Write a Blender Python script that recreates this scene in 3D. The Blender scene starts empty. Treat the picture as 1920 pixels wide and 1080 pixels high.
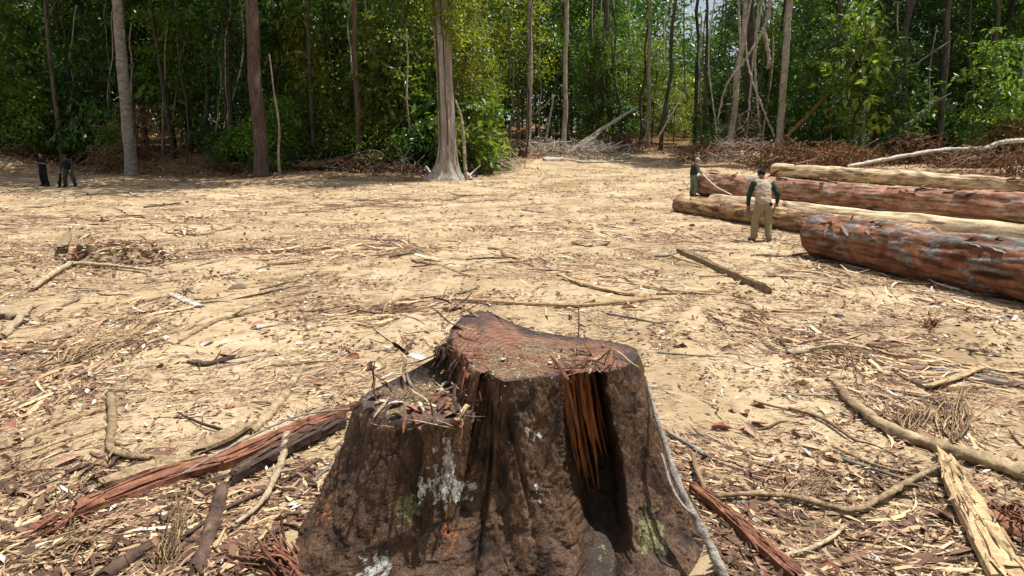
import bpy, math, random
import numpy as np
from mathutils import Vector

SC = bpy.context.scene
COL = SC.collection
R = np.random.RandomState(7)
rnd = random.Random(11)

# ------------------------------------------------------------------ camera, sky, sun, exposure
H, TILT, FPX = 2.1, math.radians(12.86), 1200.0
cam_d = bpy.data.cameras.new('camera'); cam = bpy.data.objects.new('camera', cam_d); COL.objects.link(cam)
cam.location = (0, 0, H); cam.rotation_euler = (math.radians(90) - TILT, 0, 0)
cam_d.sensor_width = 36; cam_d.lens = 36 * FPX / 1920; cam_d.clip_end = 2000; cam_d.clip_start = 0.05
SC.camera = cam
SUN = Vector((0.30, 0.11, 1.0)).normalized()
W = bpy.data.worlds.new('World'); SC.world = W; W.use_nodes = True
nt = W.node_tree
sky = nt.nodes.new('ShaderNodeTexSky'); sky.sky_type = 'NISHITA'; sky.sun_disc = False
sky.sun_elevation = math.asin(SUN.z); sky.sun_rotation = math.atan2(SUN.x, SUN.y)
sky.air_density = 1.0; sky.dust_density = 2.5; sky.ozone_density = 1.0
nt.nodes['Background'].inputs['Strength'].default_value = 0.07
tcw = nt.nodes.new('ShaderNodeTexCoord'); cn = nt.nodes.new('ShaderNodeTexNoise'); cn.inputs['Scale'].default_value = 2.6; cn.inputs['Detail'].default_value = 6
cr_ = nt.nodes.new('ShaderNodeMapRange'); cr_.inputs[1].default_value = .38; cr_.inputs[2].default_value = .60; cr_.inputs[4].default_value = .75
cmx = nt.nodes.new('ShaderNodeMix'); cmx.data_type = 'RGBA'; cmx.inputs[7].default_value = (10, 10.2, 10.5, 1)
nt.links.new(tcw.outputs['Generated'], cn.inputs['Vector']); nt.links.new(cn.outputs['Fac'], cr_.inputs[0]); nt.links.new(cr_.outputs[0], cmx.inputs[0]); nt.links.new(sky.outputs[0], cmx.inputs[6])
nt.links.new(cmx.outputs[2], nt.nodes['Background'].inputs['Color'])
sl = bpy.data.lights.new('sun', 'SUN'); so = bpy.data.objects.new('sun', sl); COL.objects.link(so)
sl.energy = 5.0; sl.angle = math.radians(0.55); sl.color = (1.0, 0.96, 0.90)
so.rotation_euler = SUN.to_track_quat('Z', 'Y').to_euler(); so.location = (10, 10, 40)
SC.view_settings.view_transform = 'Standard'; SC.view_settings.look = 'None'
SC.view_settings.exposure = 0.5; SC.view_settings.gamma = 1.0
SC.render.engine = 'CYCLES'
SC.cycles.max_bounces = 6; SC.cycles.diffuse_bounces = 3; SC.cycles.glossy_bounces = 2
SC.cycles.transmission_bounces = 4; SC.cycles.transparent_max_bounces = 4
SC.cycles.use_denoising = True

# ------------------------------------------------------------------ noise
_perm = np.random.RandomState(3).permutation(256); _perm = np.concatenate([_perm, _perm, _perm])
_grad = np.random.RandomState(4).normal(size=(256, 3)); _grad /= np.linalg.norm(_grad, axis=1)[:, None]
def pn(p):
    p = np.asarray(p, float); i = np.floor(p).astype(int); f = p - i; i &= 255
    u = f * f * f * (f * (f * 6 - 15) + 10); out = 0
    for dx in (0, 1):
        for dy in (0, 1):
            for dz in (0, 1):
                h = _perm[_perm[_perm[(i[:, 0] + dx) & 255] + ((i[:, 1] + dy) & 255)] + ((i[:, 2] + dz) & 255)]
                g = _grad[h]
                w = (u[:, 0] if dx else 1 - u[:, 0]) * (u[:, 1] if dy else 1 - u[:, 1]) * (u[:, 2] if dz else 1 - u[:, 2])
                out = out + w * (g[:, 0] * (f[:, 0] - dx) + g[:, 1] * (f[:, 1] - dy) + g[:, 2] * (f[:, 2] - dz))
    return out * 1.5
def fbm(p, o=4, s=0.0):
    p = np.asarray(p, float) + s; a, t = 1.0, 0
    for _ in range(o):
        t = t + a * pn(p); p = p * 2.03 + 17.1; a *= 0.5
    return t
def sst(a, b, x):
    t = np.clip((x - a) / (b - a), 0, 1); return t * t * (3 - 2 * t)

# ------------------------------------------------------------------ ground height and placing
BUMPS = [(-23.0, 43.5, 1.0, 3.2), (-18.5, 42.5, 0.9, 2.4), (-31, 39.5, 0.7, 3.5), (-35, 42, 0.9, 4.0), (15.0, 44, 0.9, 3.0), (18, 41.5, 0.6, 3.0), (11.5, 38.5, 0.35, 2.2),
         (24, 38, 0.5, 4.0), (30, 36, 0.6, 4.0), (-2.9, 3.9, 0.10, 0.9), (-11, 35.5, 0.25, 3), (-6, 35.5, 0.3, 2.0)]
def G(x, y):
    x = np.atleast_1d(np.asarray(x, float)); y = np.atleast_1d(np.asarray(y, float))
    z = 0.03 * np.clip(y - 30, 0, None) + 0.05 * np.clip(y - 42, 0, 30)
    p = np.stack([x, y, x * 0], 1)
    z = z + 0.10 * pn(p * 0.16 + 5.2) * sst(5, 14, y) + 0.035 * pn(p * 0.7 + 1.7) + 0.016 * pn(p * 2.3 + 9)
    for bx, by, bh, br in BUMPS:
        z = z + bh * np.exp(-((x - bx) ** 2 + (y - by) ** 2) / br ** 2)
    return z
def g1(x, y): return float(G(x, y)[0])
_ct, _st = math.cos(TILT), math.sin(TILT)
def ray(px, py):
    a = (px - 960) / FPX; b = (540 - py) / FPX
    return np.array([a, _ct + b * _st, -_st + b * _ct])
def at_z(px, py, z):
    d = ray(px, py); return np.array([0, 0, H]) + d * ((z - H) / d[2])
def at_y(px, py, y):
    d = ray(px, py); return np.array([0, 0, H]) + d * (y / d[1])
_tt = 1.5 * 1.012 ** np.arange(0, 370)
def on_g(px, py):
    d = ray(px, py); t = _tt
    for _ in range(3):
        P = d[None] * t[:, None]; below = P[:, 2] + H <= G(P[:, 0], P[:, 1])
        i = int(np.argmax(below)) if below.any() else len(t) - 1
        t = np.linspace(t[max(0, i - 1)], t[i], 16)
    p = d * t[-1]; return np.array([p[0], p[1], g1(p[0], p[1])])
def pix(P):
    P = np.atleast_2d(P); q = P - np.array([0, 0, H])
    dep = q[:, 1] * _ct - q[:, 2] * _st; up = q[:, 1] * _st + q[:, 2] * _ct
    return 960 + FPX * q[:, 0] / dep, 540 - FPX * up / dep, dep

# ------------------------------------------------------------------ mesh helpers
def mesh(name, V, F, mat=None, smooth=True, attrs=None, F3=None, midx=None):
    V = np.asarray(V, np.float32); me = bpy.data.meshes.new(name)
    parts = []
    if F is not None and len(F): parts.append(np.asarray(F, np.int32))
    if F3 is not None and len(F3): parts.append(np.asarray(F3, np.int32))
    me.vertices.add(len(V)); me.vertices.foreach_set('co', V.ravel())
    tot = np.concatenate([np.full(len(p), p.shape[1], np.int32) for p in parts])
    loops = np.concatenate([p.ravel() for p in parts])
    me.loops.add(len(loops)); me.loops.foreach_set('vertex_index', loops)
    me.polygons.add(len(tot)); st = np.zeros(len(tot), np.int32); st[1:] = np.cumsum(tot)[:-1]
    me.polygons.foreach_set('loop_start', st); me.polygons.foreach_set('loop_total', tot)
    me.polygons.foreach_set('use_smooth', np.full(len(tot), smooth))
    for k, a in (attrs or {}).items():
        at = me.attributes.new(k, 'FLOAT', 'POINT'); at.data.foreach_set('value', np.asarray(a, np.float32))
    for m in (mat if isinstance(mat, (list, tuple)) else [mat]):
        if m: me.materials.append(m)
    if midx is not None: me.polygons.foreach_set('material_index', np.asarray(midx, np.int32))
    me.update(calc_edges=True)
    return me
def link(name, me, parent=None, loc=None, rot=None, scale=None):
    o = bpy.data.objects.new(name, me); COL.objects.link(o)
    if parent: o.parent = parent
    if loc is not None: o.location = [float(v) for v in loc]
    if rot is not None: o.rotation_euler = [float(v) for v in rot]
    if scale is not None: o.scale = [float(v) for v in (scale if hasattr(scale, '__len__') else (scale,) * 3)]
    return o
def tag(o, label=None, cat=None, group=None, kind=None):
    if label: o['label'] = label
    if cat: o['category'] = cat
    if group: o['group'] = group
    if kind: o['kind'] = kind
    return o
def omat(o, m):
    o.material_slots[0].link = 'OBJECT'; o.material_slots[0].material = m
def empty(name, loc, rz=0):
    o = bpy.data.objects.new(name, None); COL.objects.link(o); o.location = [float(v) for v in loc]; o.rotation_euler = (0, 0, rz); o.empty_display_size = .2
    return o
class MB:
    def __init__(s): s.V, s.F, s.A, s.n = [], [], [], 0
    def add(s, V, F, a=0.5):
        s.V.append(V); s.F.append(np.asarray(F) + s.n); s.A.append(np.broadcast_to(np.asarray(a, float), (len(V),))); s.n += len(V)
    def mesh(s, name, mat, smooth=True):
        return mesh(name, np.concatenate(s.V), np.concatenate(s.F), mat, smooth, {'tint': np.concatenate(s.A)})
def path(pts, m):
    P = np.asarray(pts, float)
    if len(P) == 2:
        t = np.linspace(0, 1, m)[:, None]; return P[0] * (1 - t) + P[1] * t
    Q = np.vstack([2 * P[0] - P[1], P, 2 * P[-1] - P[-2]]); n = len(P) - 1
    u = np.linspace(0, n - 1e-6, m); i = u.astype(int); t = (u - i)[:, None]
    a, b, c, d = Q[i], Q[i + 1], Q[i + 2], Q[i + 3]
    return 0.5 * (2 * b + (c - a) * t + (2 * a - 5 * b + 4 * c - d) * t ** 2 + (3 * b - a - 3 * c + d) * t ** 3)
def interp(vals, m):
    vals = np.atleast_1d(np.asarray(vals, float))
    return np.interp(np.linspace(0, 1, m), np.linspace(0, 1, len(vals)), vals) if len(vals) > 1 else np.full(m, vals[0])
def frames(P):
    T = np.gradient(P, axis=0); T /= np.linalg.norm(T, axis=1)[:, None] + 1e-9
    ref = np.array([0, 0, 1.0]) if abs(T[:, 2]).mean() < 0.75 else np.array([0, 1.0, 0])
    N = np.cross(T, ref); N /= np.linalg.norm(N, axis=1)[:, None] + 1e-9
    return T, N, np.cross(N, T)
def tube(P, r, n=8, flat=1.0, rough=0.0, rs=6.0, cap=True, seed=0.0, jag=0.0):
    P = np.asarray(P, float); m = len(P); r = interp(r, m); T, N, B = frames(P)
    a = np.linspace(0, 2 * math.pi, n, endpoint=False)
    rr = np.repeat(r[:, None], n, 1)
    if rough:
        q = np.stack([np.repeat(np.arange(m)[:, None] * 0.35, n, 1).ravel() + seed, np.tile(np.cos(a) * 1.5, m), np.tile(np.sin(a) * 1.5, m)], 1)
        rr = rr * (1 + rough * fbm(q, 2).reshape(m, n) + .35 * rough * fbm(q * np.array([3.1, 2.2, 2.2]) + 5, 2).reshape(m, n))
    V = P[:, None] + rr[..., None] * (np.cos(a)[None, :, None] * N[:, None] + flat * np.sin(a)[None, :, None] * B[:, None])
    if jag:
        rg = np.random.RandomState(int(seed * 97) % 9999)
        V[0] += T[0] * rg.uniform(-jag, jag, (n, 1)); V[-1] += T[-1] * rg.uniform(-jag, jag, (n, 1))
    if cap:
        V = np.concatenate([(P[:1, None] + (V[:1] - P[:1, None]) * .02), V, (P[-1:, None] + (V[-1:] - P[-1:, None]) * .02)]); m += 2
    i = np.arange(m - 1)[:, None] * n; j = np.arange(n)[None]; k = (j + 1) % n
    F = np.stack([i + j, i + k, i + n + k, i + n + j], -1).reshape(-1, 4)
    return V.reshape(-1, 3), F
def leaves(C, L, Wd, rg, pitch=(-.35, .45), out=None):
    N = len(C); L = np.broadcast_to(L, N); Wd = np.broadcast_to(Wd, N)
    a = rg.uniform(0, 6.283, N)
    if out is not None: a = np.arctan2(out[:, 1], out[:, 0]) + rg.normal(0, 1.0, N)
    p = rg.normal(pitch[0], pitch[1], N)
    d = np.stack([np.cos(a) * np.cos(p), np.sin(a) * np.cos(p), np.sin(p)], 1)
    s = np.stack([-np.sin(a), np.cos(a), np.zeros(N)], 1); nn = np.cross(d, s)
    ro = rg.normal(0, .55, N)[:, None]; s = s * np.cos(ro) + nn * np.sin(ro); nn = np.cross(d, s)
    L = L[:, None]; Wd = Wd[:, None]
    V = np.stack([C, C + d * L * .45 + s * Wd * .5 + nn * Wd * .12, C + d * L - nn * L * .06, C + d * L * .45 - s * Wd * .5 + nn * Wd * .12], 1)
    return V.reshape(-1, 3), np.arange(N * 4).reshape(N, 4)

# ------------------------------------------------------------------ materials
def newmat(name):
    m = bpy.data.materials.new(name); m.use_nodes = True; t = m.node_tree
    return m, t, t.nodes['Principled BSDF']
def nd(t, typ, **kw):
    n = t.nodes.new('ShaderNode' + typ)
    for k, v in kw.items():
        if k in n.inputs: n.inputs[k].default_value = v
        else: setattr(n, k, v)
    return n
def ramp(t, stops, src):
    r = nd(t, 'ValToRGB'); e = r.color_ramp.elements
    while len(e) < len(stops): e.new(0.5)
    for el, (p, c) in zip(e, stops): el.position = p; el.color = (*c, 1)
    t.links.new(src, r.inputs['Fac']); return r.outputs['Color']
def mixc(t, a, b, f, bt='MIX'):
    m = nd(t, 'Mix', data_type='RGBA', blend_type=bt)
    for s, v in ((m.inputs[6], a), (m.inputs[7], b), (m.inputs[0], f)):
        if isinstance(v, (tuple, list)): s.default_value = (*v, 1)
        elif isinstance(v, (int, float)): s.default_value = v
        else: t.links.new(v, s)
    return m.outputs[2]
def coord(t, scale=(1, 1, 1), kind='Object'):
    c = nd(t, 'TexCoord'); mp = nd(t, 'Mapping'); mp.inputs['Scale'].default_value = scale
    t.links.new(c.outputs[kind], mp.inputs['Vector']); return mp.outputs[0]
def noise(t, vec, scale, detail=4, rough=.6, dist=0):
    n = nd(t, 'TexNoise'); n.inputs['Scale'].default_value = scale; n.inputs['Detail'].default_value = detail
    n.inputs['Roughness'].default_value = rough; n.inputs['Distortion'].default_value = dist
    t.links.new(vec, n.inputs['Vector']); return n.outputs['Fac']
def bump(t, b, h, strength=.5, dist=.01):
    n = nd(t, 'Bump'); n.inputs['Strength'].default_value = strength; n.inputs['Distance'].default_value = dist
    t.links.new(h, n.inputs['Height']); t.links.new(n.outputs[0], b.inputs['Normal'])
def attr(t, name):
    a = nd(t, 'Attribute'); a.attribute_name = name; return a.outputs['Fac']
def vary(t, col, amt=.35, hue=0.0):
    """per-object brightness differences"""
    oi = nd(t, 'ObjectInfo'); mr = nd(t, 'MapRange'); mr.inputs[3].default_value = 1 - amt; mr.inputs[4].default_value = 1 + amt
    t.links.new(oi.outputs['Random'], mr.inputs[0]); h = nd(t, 'HueSaturation'); t.links.new(mr.outputs[0], h.inputs['Value']); t.links.new(col, h.inputs['Color'])
    if hue:
        m2 = nd(t, 'MapRange'); m2.inputs[3].default_value = .5 - hue; m2.inputs[4].default_value = .5 + hue
        fr = nd(t, 'Math', operation='FRACT'); ml = nd(t, 'Math', operation='MULTIPLY'); ml.inputs[1].default_value = 7.31
        t.links.new(oi.outputs['Random'], ml.inputs[0]); t.links.new(ml.outputs[0], fr.inputs[0]); t.links.new(fr.outputs[0], m2.inputs[0]); t.links.new(m2.outputs[0], h.inputs['Hue'])
    return h.outputs[0]
def wood(name, c0, c1, c2=None, scale=8, stretch=(1, 1, 1), rough=.85, bs=.6, bd=.006, var=.2, tint=False, fine=60, patch=None):
    m, t, b = newmat(name); v = coord(t, stretch); n = noise(t, v, scale, 5, .65, .4)
    st = [(.32, c0), (.62, c1)] + ([(.78, c2)] if c2 else [])
    c = ramp(t, st, n); f = noise(t, v, fine, 3, .7)
    c = mixc(t, c, ramp(t, [(.3, (.45, .42, .4)), (.6, (1, 1, 1))], f), .6, 'MULTIPLY')
    if patch: c = mixc(t, c, patch, ramp(t, [(.50, (0, 0, 0)), (.58, (.8, .8, .8))], noise(t, v, scale * 2.2, 4, .7, .8)))
    if tint:
        c = mixc(t, c, ramp(t, [(0, (.35, .3, .28)), (.5, (1, 1, 1)), (1, (1.5, 1.45, 1.4))], attr(t, 'tint')), 1.0, 'MULTIPLY')
    if var: c = vary(t, c, var)
    t.links.new(c, b.inputs['Base Color']); b.inputs['Roughness'].default_value = rough; b.inputs['Specular IOR Level'].default_value = .25
    hh = nd(t, 'Math', operation='ADD'); t.links.new(n, hh.inputs[0]); t.links.new(f, hh.inputs[1]); bump(t, b, hh.outputs[0], bs, bd)
    return m
def leafmat(name, stops, trans=.35, var=.3, hue=.02, spec=.45, rough=.36):
    m, t, b = newmat(name); c = ramp(t, stops, attr(t, 'tint')); c = vary(t, c, var, hue)
    t.links.new(c, b.inputs['Base Color']); b.inputs['Roughness'].default_value = rough; b.inputs['Specular IOR Level'].default_value = spec
    tr = nd(t, 'BsdfTranslucent'); cc = mixc(t, c, (1.5, 1.7, .6), 1.0, 'MULTIPLY'); t.links.new(cc, tr.inputs['Color'])
    mx = nd(t, 'MixShader'); mx.inputs[0].default_value = trans
    t.links.new(b.outputs[0], mx.inputs[1]); t.links.new(tr.outputs[0], mx.inputs[2]); t.links.new(mx.outputs[0], t.nodes['Material Output'].inputs['Surface'])
    return m
M = {}
# ground
m, t, b = newmat('sandy_soil'); v = coord(t)
n1 = noise(t, v, .55, 5, .6); n2 = noise(t, v, 5, 6, .7); n3 = noise(t, v, 70, 4, .75)
c = ramp(t, [(.3, (.26, .185, .108)), (.47, (.405, .308, .188)), (.7, (.53, .42, .275))], n1)
c = mixc(t, c, ramp(t, [(.32, (.42, .33, .26)), (.52, (1, 1, 1))], n2), .55, 'MULTIPLY')
c = mixc(t, c, ramp(t, [(.30, (.5, .43, .36)), (.5, (1, 1, 1)), (.75, (1.12, 1.1, 1.08))], n3), .7, 'MULTIPLY')
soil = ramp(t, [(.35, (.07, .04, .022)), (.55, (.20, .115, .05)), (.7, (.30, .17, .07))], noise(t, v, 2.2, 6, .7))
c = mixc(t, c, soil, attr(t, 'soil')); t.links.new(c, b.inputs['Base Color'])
b.inputs['Roughness'].default_value = .95; b.inputs['Specular IOR Level'].default_value = .1
hh = nd(t, 'Math', operation='MULTIPLY_ADD'); hh.inputs[1].default_value = .25; t.links.new(n3, hh.inputs[0]); t.links.new(n2, hh.inputs[2]); bump(t, b, hh.outputs[0], .9, .03)
M['ground'] = m
M['leaf_dark'] = leafmat('leaf_dark', [(0, (.022, .052, .013)), (.5, (.055, .115, .026)), (1, (.13, .21, .045))], .38)
M['leaf_mid'] = leafmat('leaf_mid', [(0, (.035, .07, .013)), (.5, (.11, .18, .028)), (1, (.26, .33, .06))], .46)
M['leaf_yellow'] = leafmat('leaf_yellow', [(0, (.06, .09, .014)), (.5, (.18, .215, .026)), (1, (.38, .36, .05))], .48)
M['leaf_dead'] = leafmat('leaf_dead', [(0, (.06, .025, .014)), (.5, (.16, .065, .032)), (1, (.30, .15, .08))], .12, .25, .01, .2, .7)
M['leaf_far'] = leafmat('leaf_far', [(0, (.02, .05, .013)), (.5, (.05, .11, .02)), (1, (.12, .18, .03))], .32, 0.0, 0)
M['bark_grey'] = wood('bark_grey', (.14, .12, .095), (.34, .31, .26), (.48, .46, .41), 3.0, (1, 1, 2.5), fine=22, var=.1, bd=.02)
M['bark_brown'] = wood('bark_brown', (.06, .038, .030), (.165, .108, .085), (.28, .21, .175), 5.0, (1.6, 1.6, .35), fine=18, var=.12, bd=.03)
M['bark_dark'] = wood('bark_dark', (.04, .032, .024), (.115, .097, .073), (.22, .20, .165), 4.0, (1, 1, .4), fine=18, var=.3, bd=.02)
M['bark_pale'] = wood('bark_pale', (.20, .15, .105), (.46, .41, .33), (.62, .58, .50), 3.5, (1, 1, .8), fine=25, var=.12, bd=.015)
M['bark_buttress'] = wood('bark_buttress', (.18, .15, .115), (.46, .41, .34), (.62, .58, .52), 4.5, (2.2, 2.2, .22), fine=16, var=0, bd=.03)
M['bark_moss'] = wood('bark_moss', (.11, .07, .025), (.28, .18, .05), (.30, .25, .10), 4.5, (1, 1, .5), fine=18, var=0)
M['bleached'] = wood('bleached_wood', (.30, .26, .20), (.58, .53, .45), (.72, .68, .61), 6, (1, 1, 1), fine=35, var=.15)
M['brown_twig'] = wood('brown_twig', (.10, .06, .035), (.27, .18, .11), (.42, .31, .21), 6, (1, 1, 1), var=.3, fine=40)
M['tan_stick'] = wood('tan_stick', (.22, .145, .08), (.42, .31, .18), (.58, .46, .30), 12, (1, 1, 1), var=.18, fine=75, patch=(.15, .10, .065), bs=.9, bd=.012)
M['cream_stick'] = wood('cream_stick', (.34, .25, .15), (.56, .46, .31), (.70, .62, .47), 11, (1, 1, 1), var=.12, fine=70, patch=(.26, .175, .11), bs=.8, bd=.01)
for k_, cs_ in {'red_strand': ((.10, .042, .027), (.26, .115, .068), (.42, .22, .14)), 'tan_strand': ((.20, .13, .07), (.42, .30, .17), (.60, .47, .30)), 'dark_strand': ((.035, .022, .017), (.11, .07, .05), (.2, .13, .09))}.items():
    M[k_] = wood(k_, *cs_, 12, (1, 1, 1), var=.1, fine=60, tint=True)
M['root_grey'] = wood('root_grey', (.24, .21, .18), (.44, .41, .37), (.58, .55, .50), 14, (1, 1, 1), var=0, fine=80, patch=(.17, .13, .10), bs=.9, bd=.01)
M['mottled'] = wood('mottled_branch', (.15, .085, .055), (.46, .36, .21), (.60, .52, .35), 6, (1, 1, 1), var=0, fine=45, bd=.008)
M['grey_stick'] = wood('grey_stick', (.13, .11, .09), (.30, .27, .23), (.45, .42, .38), 9, (1, 1, 1), var=.25, fine=50)
M['red_bark'] = wood('red_bark', (.095, .04, .026), (.27, .12, .07), (.42, .215, .13), 9, (1, 1, 1), var=.2, fine=45, bd=.012)
M['dark_bark'] = wood('dark_bark', (.035, .022, .017), (.11, .07, .05), (.2, .13, .09), 9, (1, 1, 1), var=.3, fine=45)
M['fibre'] = wood('fibre', (.30, .2, .1), (.55, .41, .23), (.68, .55, .36), 12, (1, 1, 1), var=.2, fine=70)
M['sand_wood'] = wood('sand_wood', (.17, .10, .06), (.36, .255, .15), (.45, .34, .21), 6, (1, 1, 1), var=0, fine=40, bd=.02)
M['splinter'] = wood('splinter_wood', (.12, .04, .014), (.36, .12, .035), (.52, .21, .07), 14, (3, 3, .3), var=.25, fine=60, bd=.01)
DRY = {'pinkish tan': ((.30, .17, .11), (.52, .34, .24)), 'rust red': ((.22, .075, .045), (.42, .18, .11)), 'silver grey': ((.26, .24, .23), (.50, .48, .46)),
       'straw coloured': ((.42, .31, .17), (.66, .53, .34)), 'dark brown': ((.06, .035, .025), (.17, .10, .07)), 'off white': ((.55, .50, .44), (.75, .71, .66))}
for k, (a_, b_) in DRY.items():
    M['dry ' + k] = wood('dry_leaf_' + k.replace(' ', '_'), a_, b_, None, 14, (1, 1, 1), .7, .3, .003, .15, fine=60)
# litter: one tint attribute walks through the dry colours
m, t, b = newmat('litter'); c = ramp(t, [(0, (.05, .028, .02)), (.15, (.14, .08, .05)), (.32, (.25, .14, .088)), (.45, (.37, .25, .155)), (.62, (.52, .38, .21)), (.8, (.60, .46, .28)), (.92, (.62, .57, .50)), (1, (.74, .71, .66))], attr(t, 'tint'))
t.links.new(c, b.inputs['Base Color']); b.inputs['Roughness'].default_value = .8; b.inputs['Specular IOR Level'].default_value = .2; M['litter'] = m
# logs: 'plate' marks remaining bark plates, 'stain' marks wet / dark streaks, both of them relief as well
def logmat(name, flesh, plate, stain, fs=(1, 1, 1)):
    m, t, b = newmat(name); v = coord(t, fs); n = noise(t, v, 2.2, 6, .65, .5); f = noise(t, v, 26, 4, .7)
    c = ramp(t, [(.3, flesh[0]), (.5, flesh[1]), (.7, flesh[2])], n)
    p = ramp(t, [(.3, plate[0]), (.55, plate[1]), (.75, plate[2])], noise(t, v, 9, 5, .7))
    c = mixc(t, c, p, attr(t, 'plate')); c = mixc(t, c, stain, attr(t, 'stain'))
    c = mixc(t, c, ramp(t, [(.25, (.45, .40, .36)), (.5, (.95, .95, .95)), (.8, (1.25, 1.22, 1.2))], attr(t, 'grain')), .9, 'MULTIPLY')
    c = mixc(t, c, ramp(t, [(.3, (.5, .46, .42)), (.55, (1, 1, 1))], f), .65, 'MULTIPLY')
    t.links.new(c, b.inputs['Base Color']); b.inputs['Roughness'].default_value = .85; b.inputs['Specular IOR Level'].default_value = .2
    hh = nd(t, 'Math', operation='ADD'); t.links.new(n, hh.inputs[0]); t.links.new(f, hh.inputs[1]); bump(t, b, hh.outputs[0], .8, .015)
    return m
GREYPL = ((.09, .075, .07), (.24, .22, .21), (.42, .40, .38))
M['log_red_grey'] = logmat('log_red_grey', ((.09, .04, .023), (.23, .098, .052), (.39, .185, .105)), GREYPL, (.07, .035, .02))
M['log_red'] = logmat('log_red', ((.17, .078, .046), (.36, .185, .12), (.50, .31, .22)), ((.20, .14, .11), (.46, .37, .29), (.58, .50, .42)), (.08, .04, .026))
M['log_pale'] = logmat('log_pale', ((.40, .28, .155), (.60, .47, .29), (.68, .57, .40)), ((.16, .11, .07), (.34, .24, .15), (.46, .36, .24)), (.20, .11, .06))
M['log_brown'] = logmat('log_brown', ((.22, .12, .06), (.44, .28, .15), (.60, .44, .27)), ((.12, .075, .045), (.25, .16, .10), (.45, .38, .30)), (.07, .04, .025))
m, t, b = newmat('cut_wood'); v = coord(t); wv = nd(t, 'TexWave'); wv.wave_type = 'RINGS'; wv.rings_direction = 'X'; wv.inputs['Scale'].default_value = 14; wv.inputs['Distortion'].default_value = 3
t.links.new(v, wv.inputs['Vector']); c = ramp(t, [(0, (.36, .19, .10)), (1, (.50, .30, .17))], wv.outputs['Fac']); c = mixc(t, c, (.30, .20, .13), noise(t, v, 8, 5))
t.links.new(c, b.inputs['Base Color']); b.inputs['Roughness'].default_value = .8; M['cut_wood'] = m
# stump bark and stump top
m, t, b = newmat('stump_bark'); v = coord(t); vs = coord(t, (1, 1, .35)); n = noise(t, vs, 7, 6, .7, .6); f = noise(t, vs, 45, 5, .75); fl = noise(t, v, 130, 3, .7)
c = ramp(t, [(.34, (.016, .011, .009)), (.48, (.062, .034, .020)), (.66, (.135, .082, .050))], n)
def crisp(a_, lo, hi, sc):
    ml = nd(t, 'Math', operation='MULTIPLY_ADD'); t.links.new(attr(t, a_), ml.inputs[0]); ml.inputs[1].default_value = 1.0; n_ = nd(t, 'Math', operation='SUBTRACT'); t.links.new(noise(t, coord(t, (1, 1, .6)), sc, 5, .75), n_.inputs[0]); n_.inputs[1].default_value = .5
    sc2 = nd(t, 'Math', operation='MULTIPLY'); t.links.new(n_.outputs[0], sc2.inputs[0]); sc2.inputs[1].default_value = 2.2; t.links.new(sc2.outputs[0], ml.inputs[2]); return ramp(t, [(lo, (0, 0, 0)), (hi, (1, 1, 1))], ml.outputs[0])
c = mixc(t, c, ramp(t, [(.35, (.075, .040, .022)), (.6, (.17, .098, .056))], f), attr(t, 'plate'))
c = mixc(t, c, ramp(t, [(.35, (.20, .07, .026)), (.65, (.36, .145, .055))], f), crisp('rust', .34, .46, 55))
c = mixc(t, c, (.022, .014, .011), attr(t, 'char_shade'))
c = mixc(t, c, ramp(t, [(.35, (.07, .075, .03)), (.6, (.20, .20, .085)), (.75, (.33, .33, .17))], f), crisp('moss', .36, .5, 70))
c = mixc(t, c, ramp(t, [(.38, (.10, .085, .07)), (.52, (.44, .44, .42)), (.7, (.66, .66, .64))], f), crisp('lichen', .42, .52, 60))
c = mixc(t, c, ramp(t, [(.36, (.28, .25, .23)), (.52, (1, 1, 1)), (.66, (1.8, 1.7, 1.6))], fl), .85, 'MULTIPLY')
c = mixc(t, c, ramp(t, [(.34, (.30, .27, .25)), (.5, (1, 1, 1))], f), .8, 'MULTIPLY')
c = mixc(t, c, (.40, .37, .31), ramp(t, [(.64, (0, 0, 0)), (.70, (.55, .55, .55))], noise(t, v, 75, 4, .8)))
t.links.new(c, b.inputs['Base Color']); b.inputs['Roughness'].default_value = .62; b.inputs['Specular IOR Level'].default_value = .3
hh = nd(t, 'Math', operation='MULTIPLY_ADD'); hh.inputs[1].default_value = .6; t.links.new(fl, hh.inputs[0]); t.links.new(f, hh.inputs[2]); bump(t, b, hh.outputs[0], .8, .007)
M['stump_bark'] = m
m, t, b = newmat('stump_top'); v = coord(t, (3.5, 9, 3.5)); n = noise(t, v, 2.2, 6, .65, .5); v2 = coord(t); f = noise(t, v2, 60, 4, .7)
c = ramp(t, [(.30, (.055, .030, .022)), (.5, (.18, .085, .052)), (.72, (.29, .155, .095))], n)
c = mixc(t, c, ramp(t, [(.3, (.03, .022, .022)), (.7, (.085, .06, .055))], f), attr(t, 'rim'))
c = mixc(t, c, ramp(t, [(.34, (.055, .042, .026)), (.5, (.165, .122, .068)), (.68, (.32, .25, .15))], f), attr(t, 'dust'))
c = mixc(t, c, ramp(t, [(.40, (.5, .45, .42)), (.5, (1, 1, 1)), (.66, (1.3, 1.25, 1.2))], noise(t, coord(t, (6, 60, 6)), 3, 4, .6)), .7, 'MULTIPLY')
mp_ = nd(t, 'Mapping'); mp_.inputs['Location'].default_value = (-.22, -.12, 0); tc_ = nd(t, 'TexCoord'); t.links.new(tc_.outputs['Object'], mp_.inputs['Vector']); wv = nd(t, 'TexWave'); wv.wave_type = 'RINGS'; wv.rings_direction = 'Z'; wv.inputs['Scale'].default_value = 11; wv.inputs['Distortion'].default_value = 2.5; wv.inputs['Detail'].default_value = 3; t.links.new(mp_.outputs[0], wv.inputs['Vector'])
c = mixc(t, c, ramp(t, [(.0, (.62, .55, .5)), (.4, (1, 1, 1))], wv.outputs['Fac']), .8, 'MULTIPLY')
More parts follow.
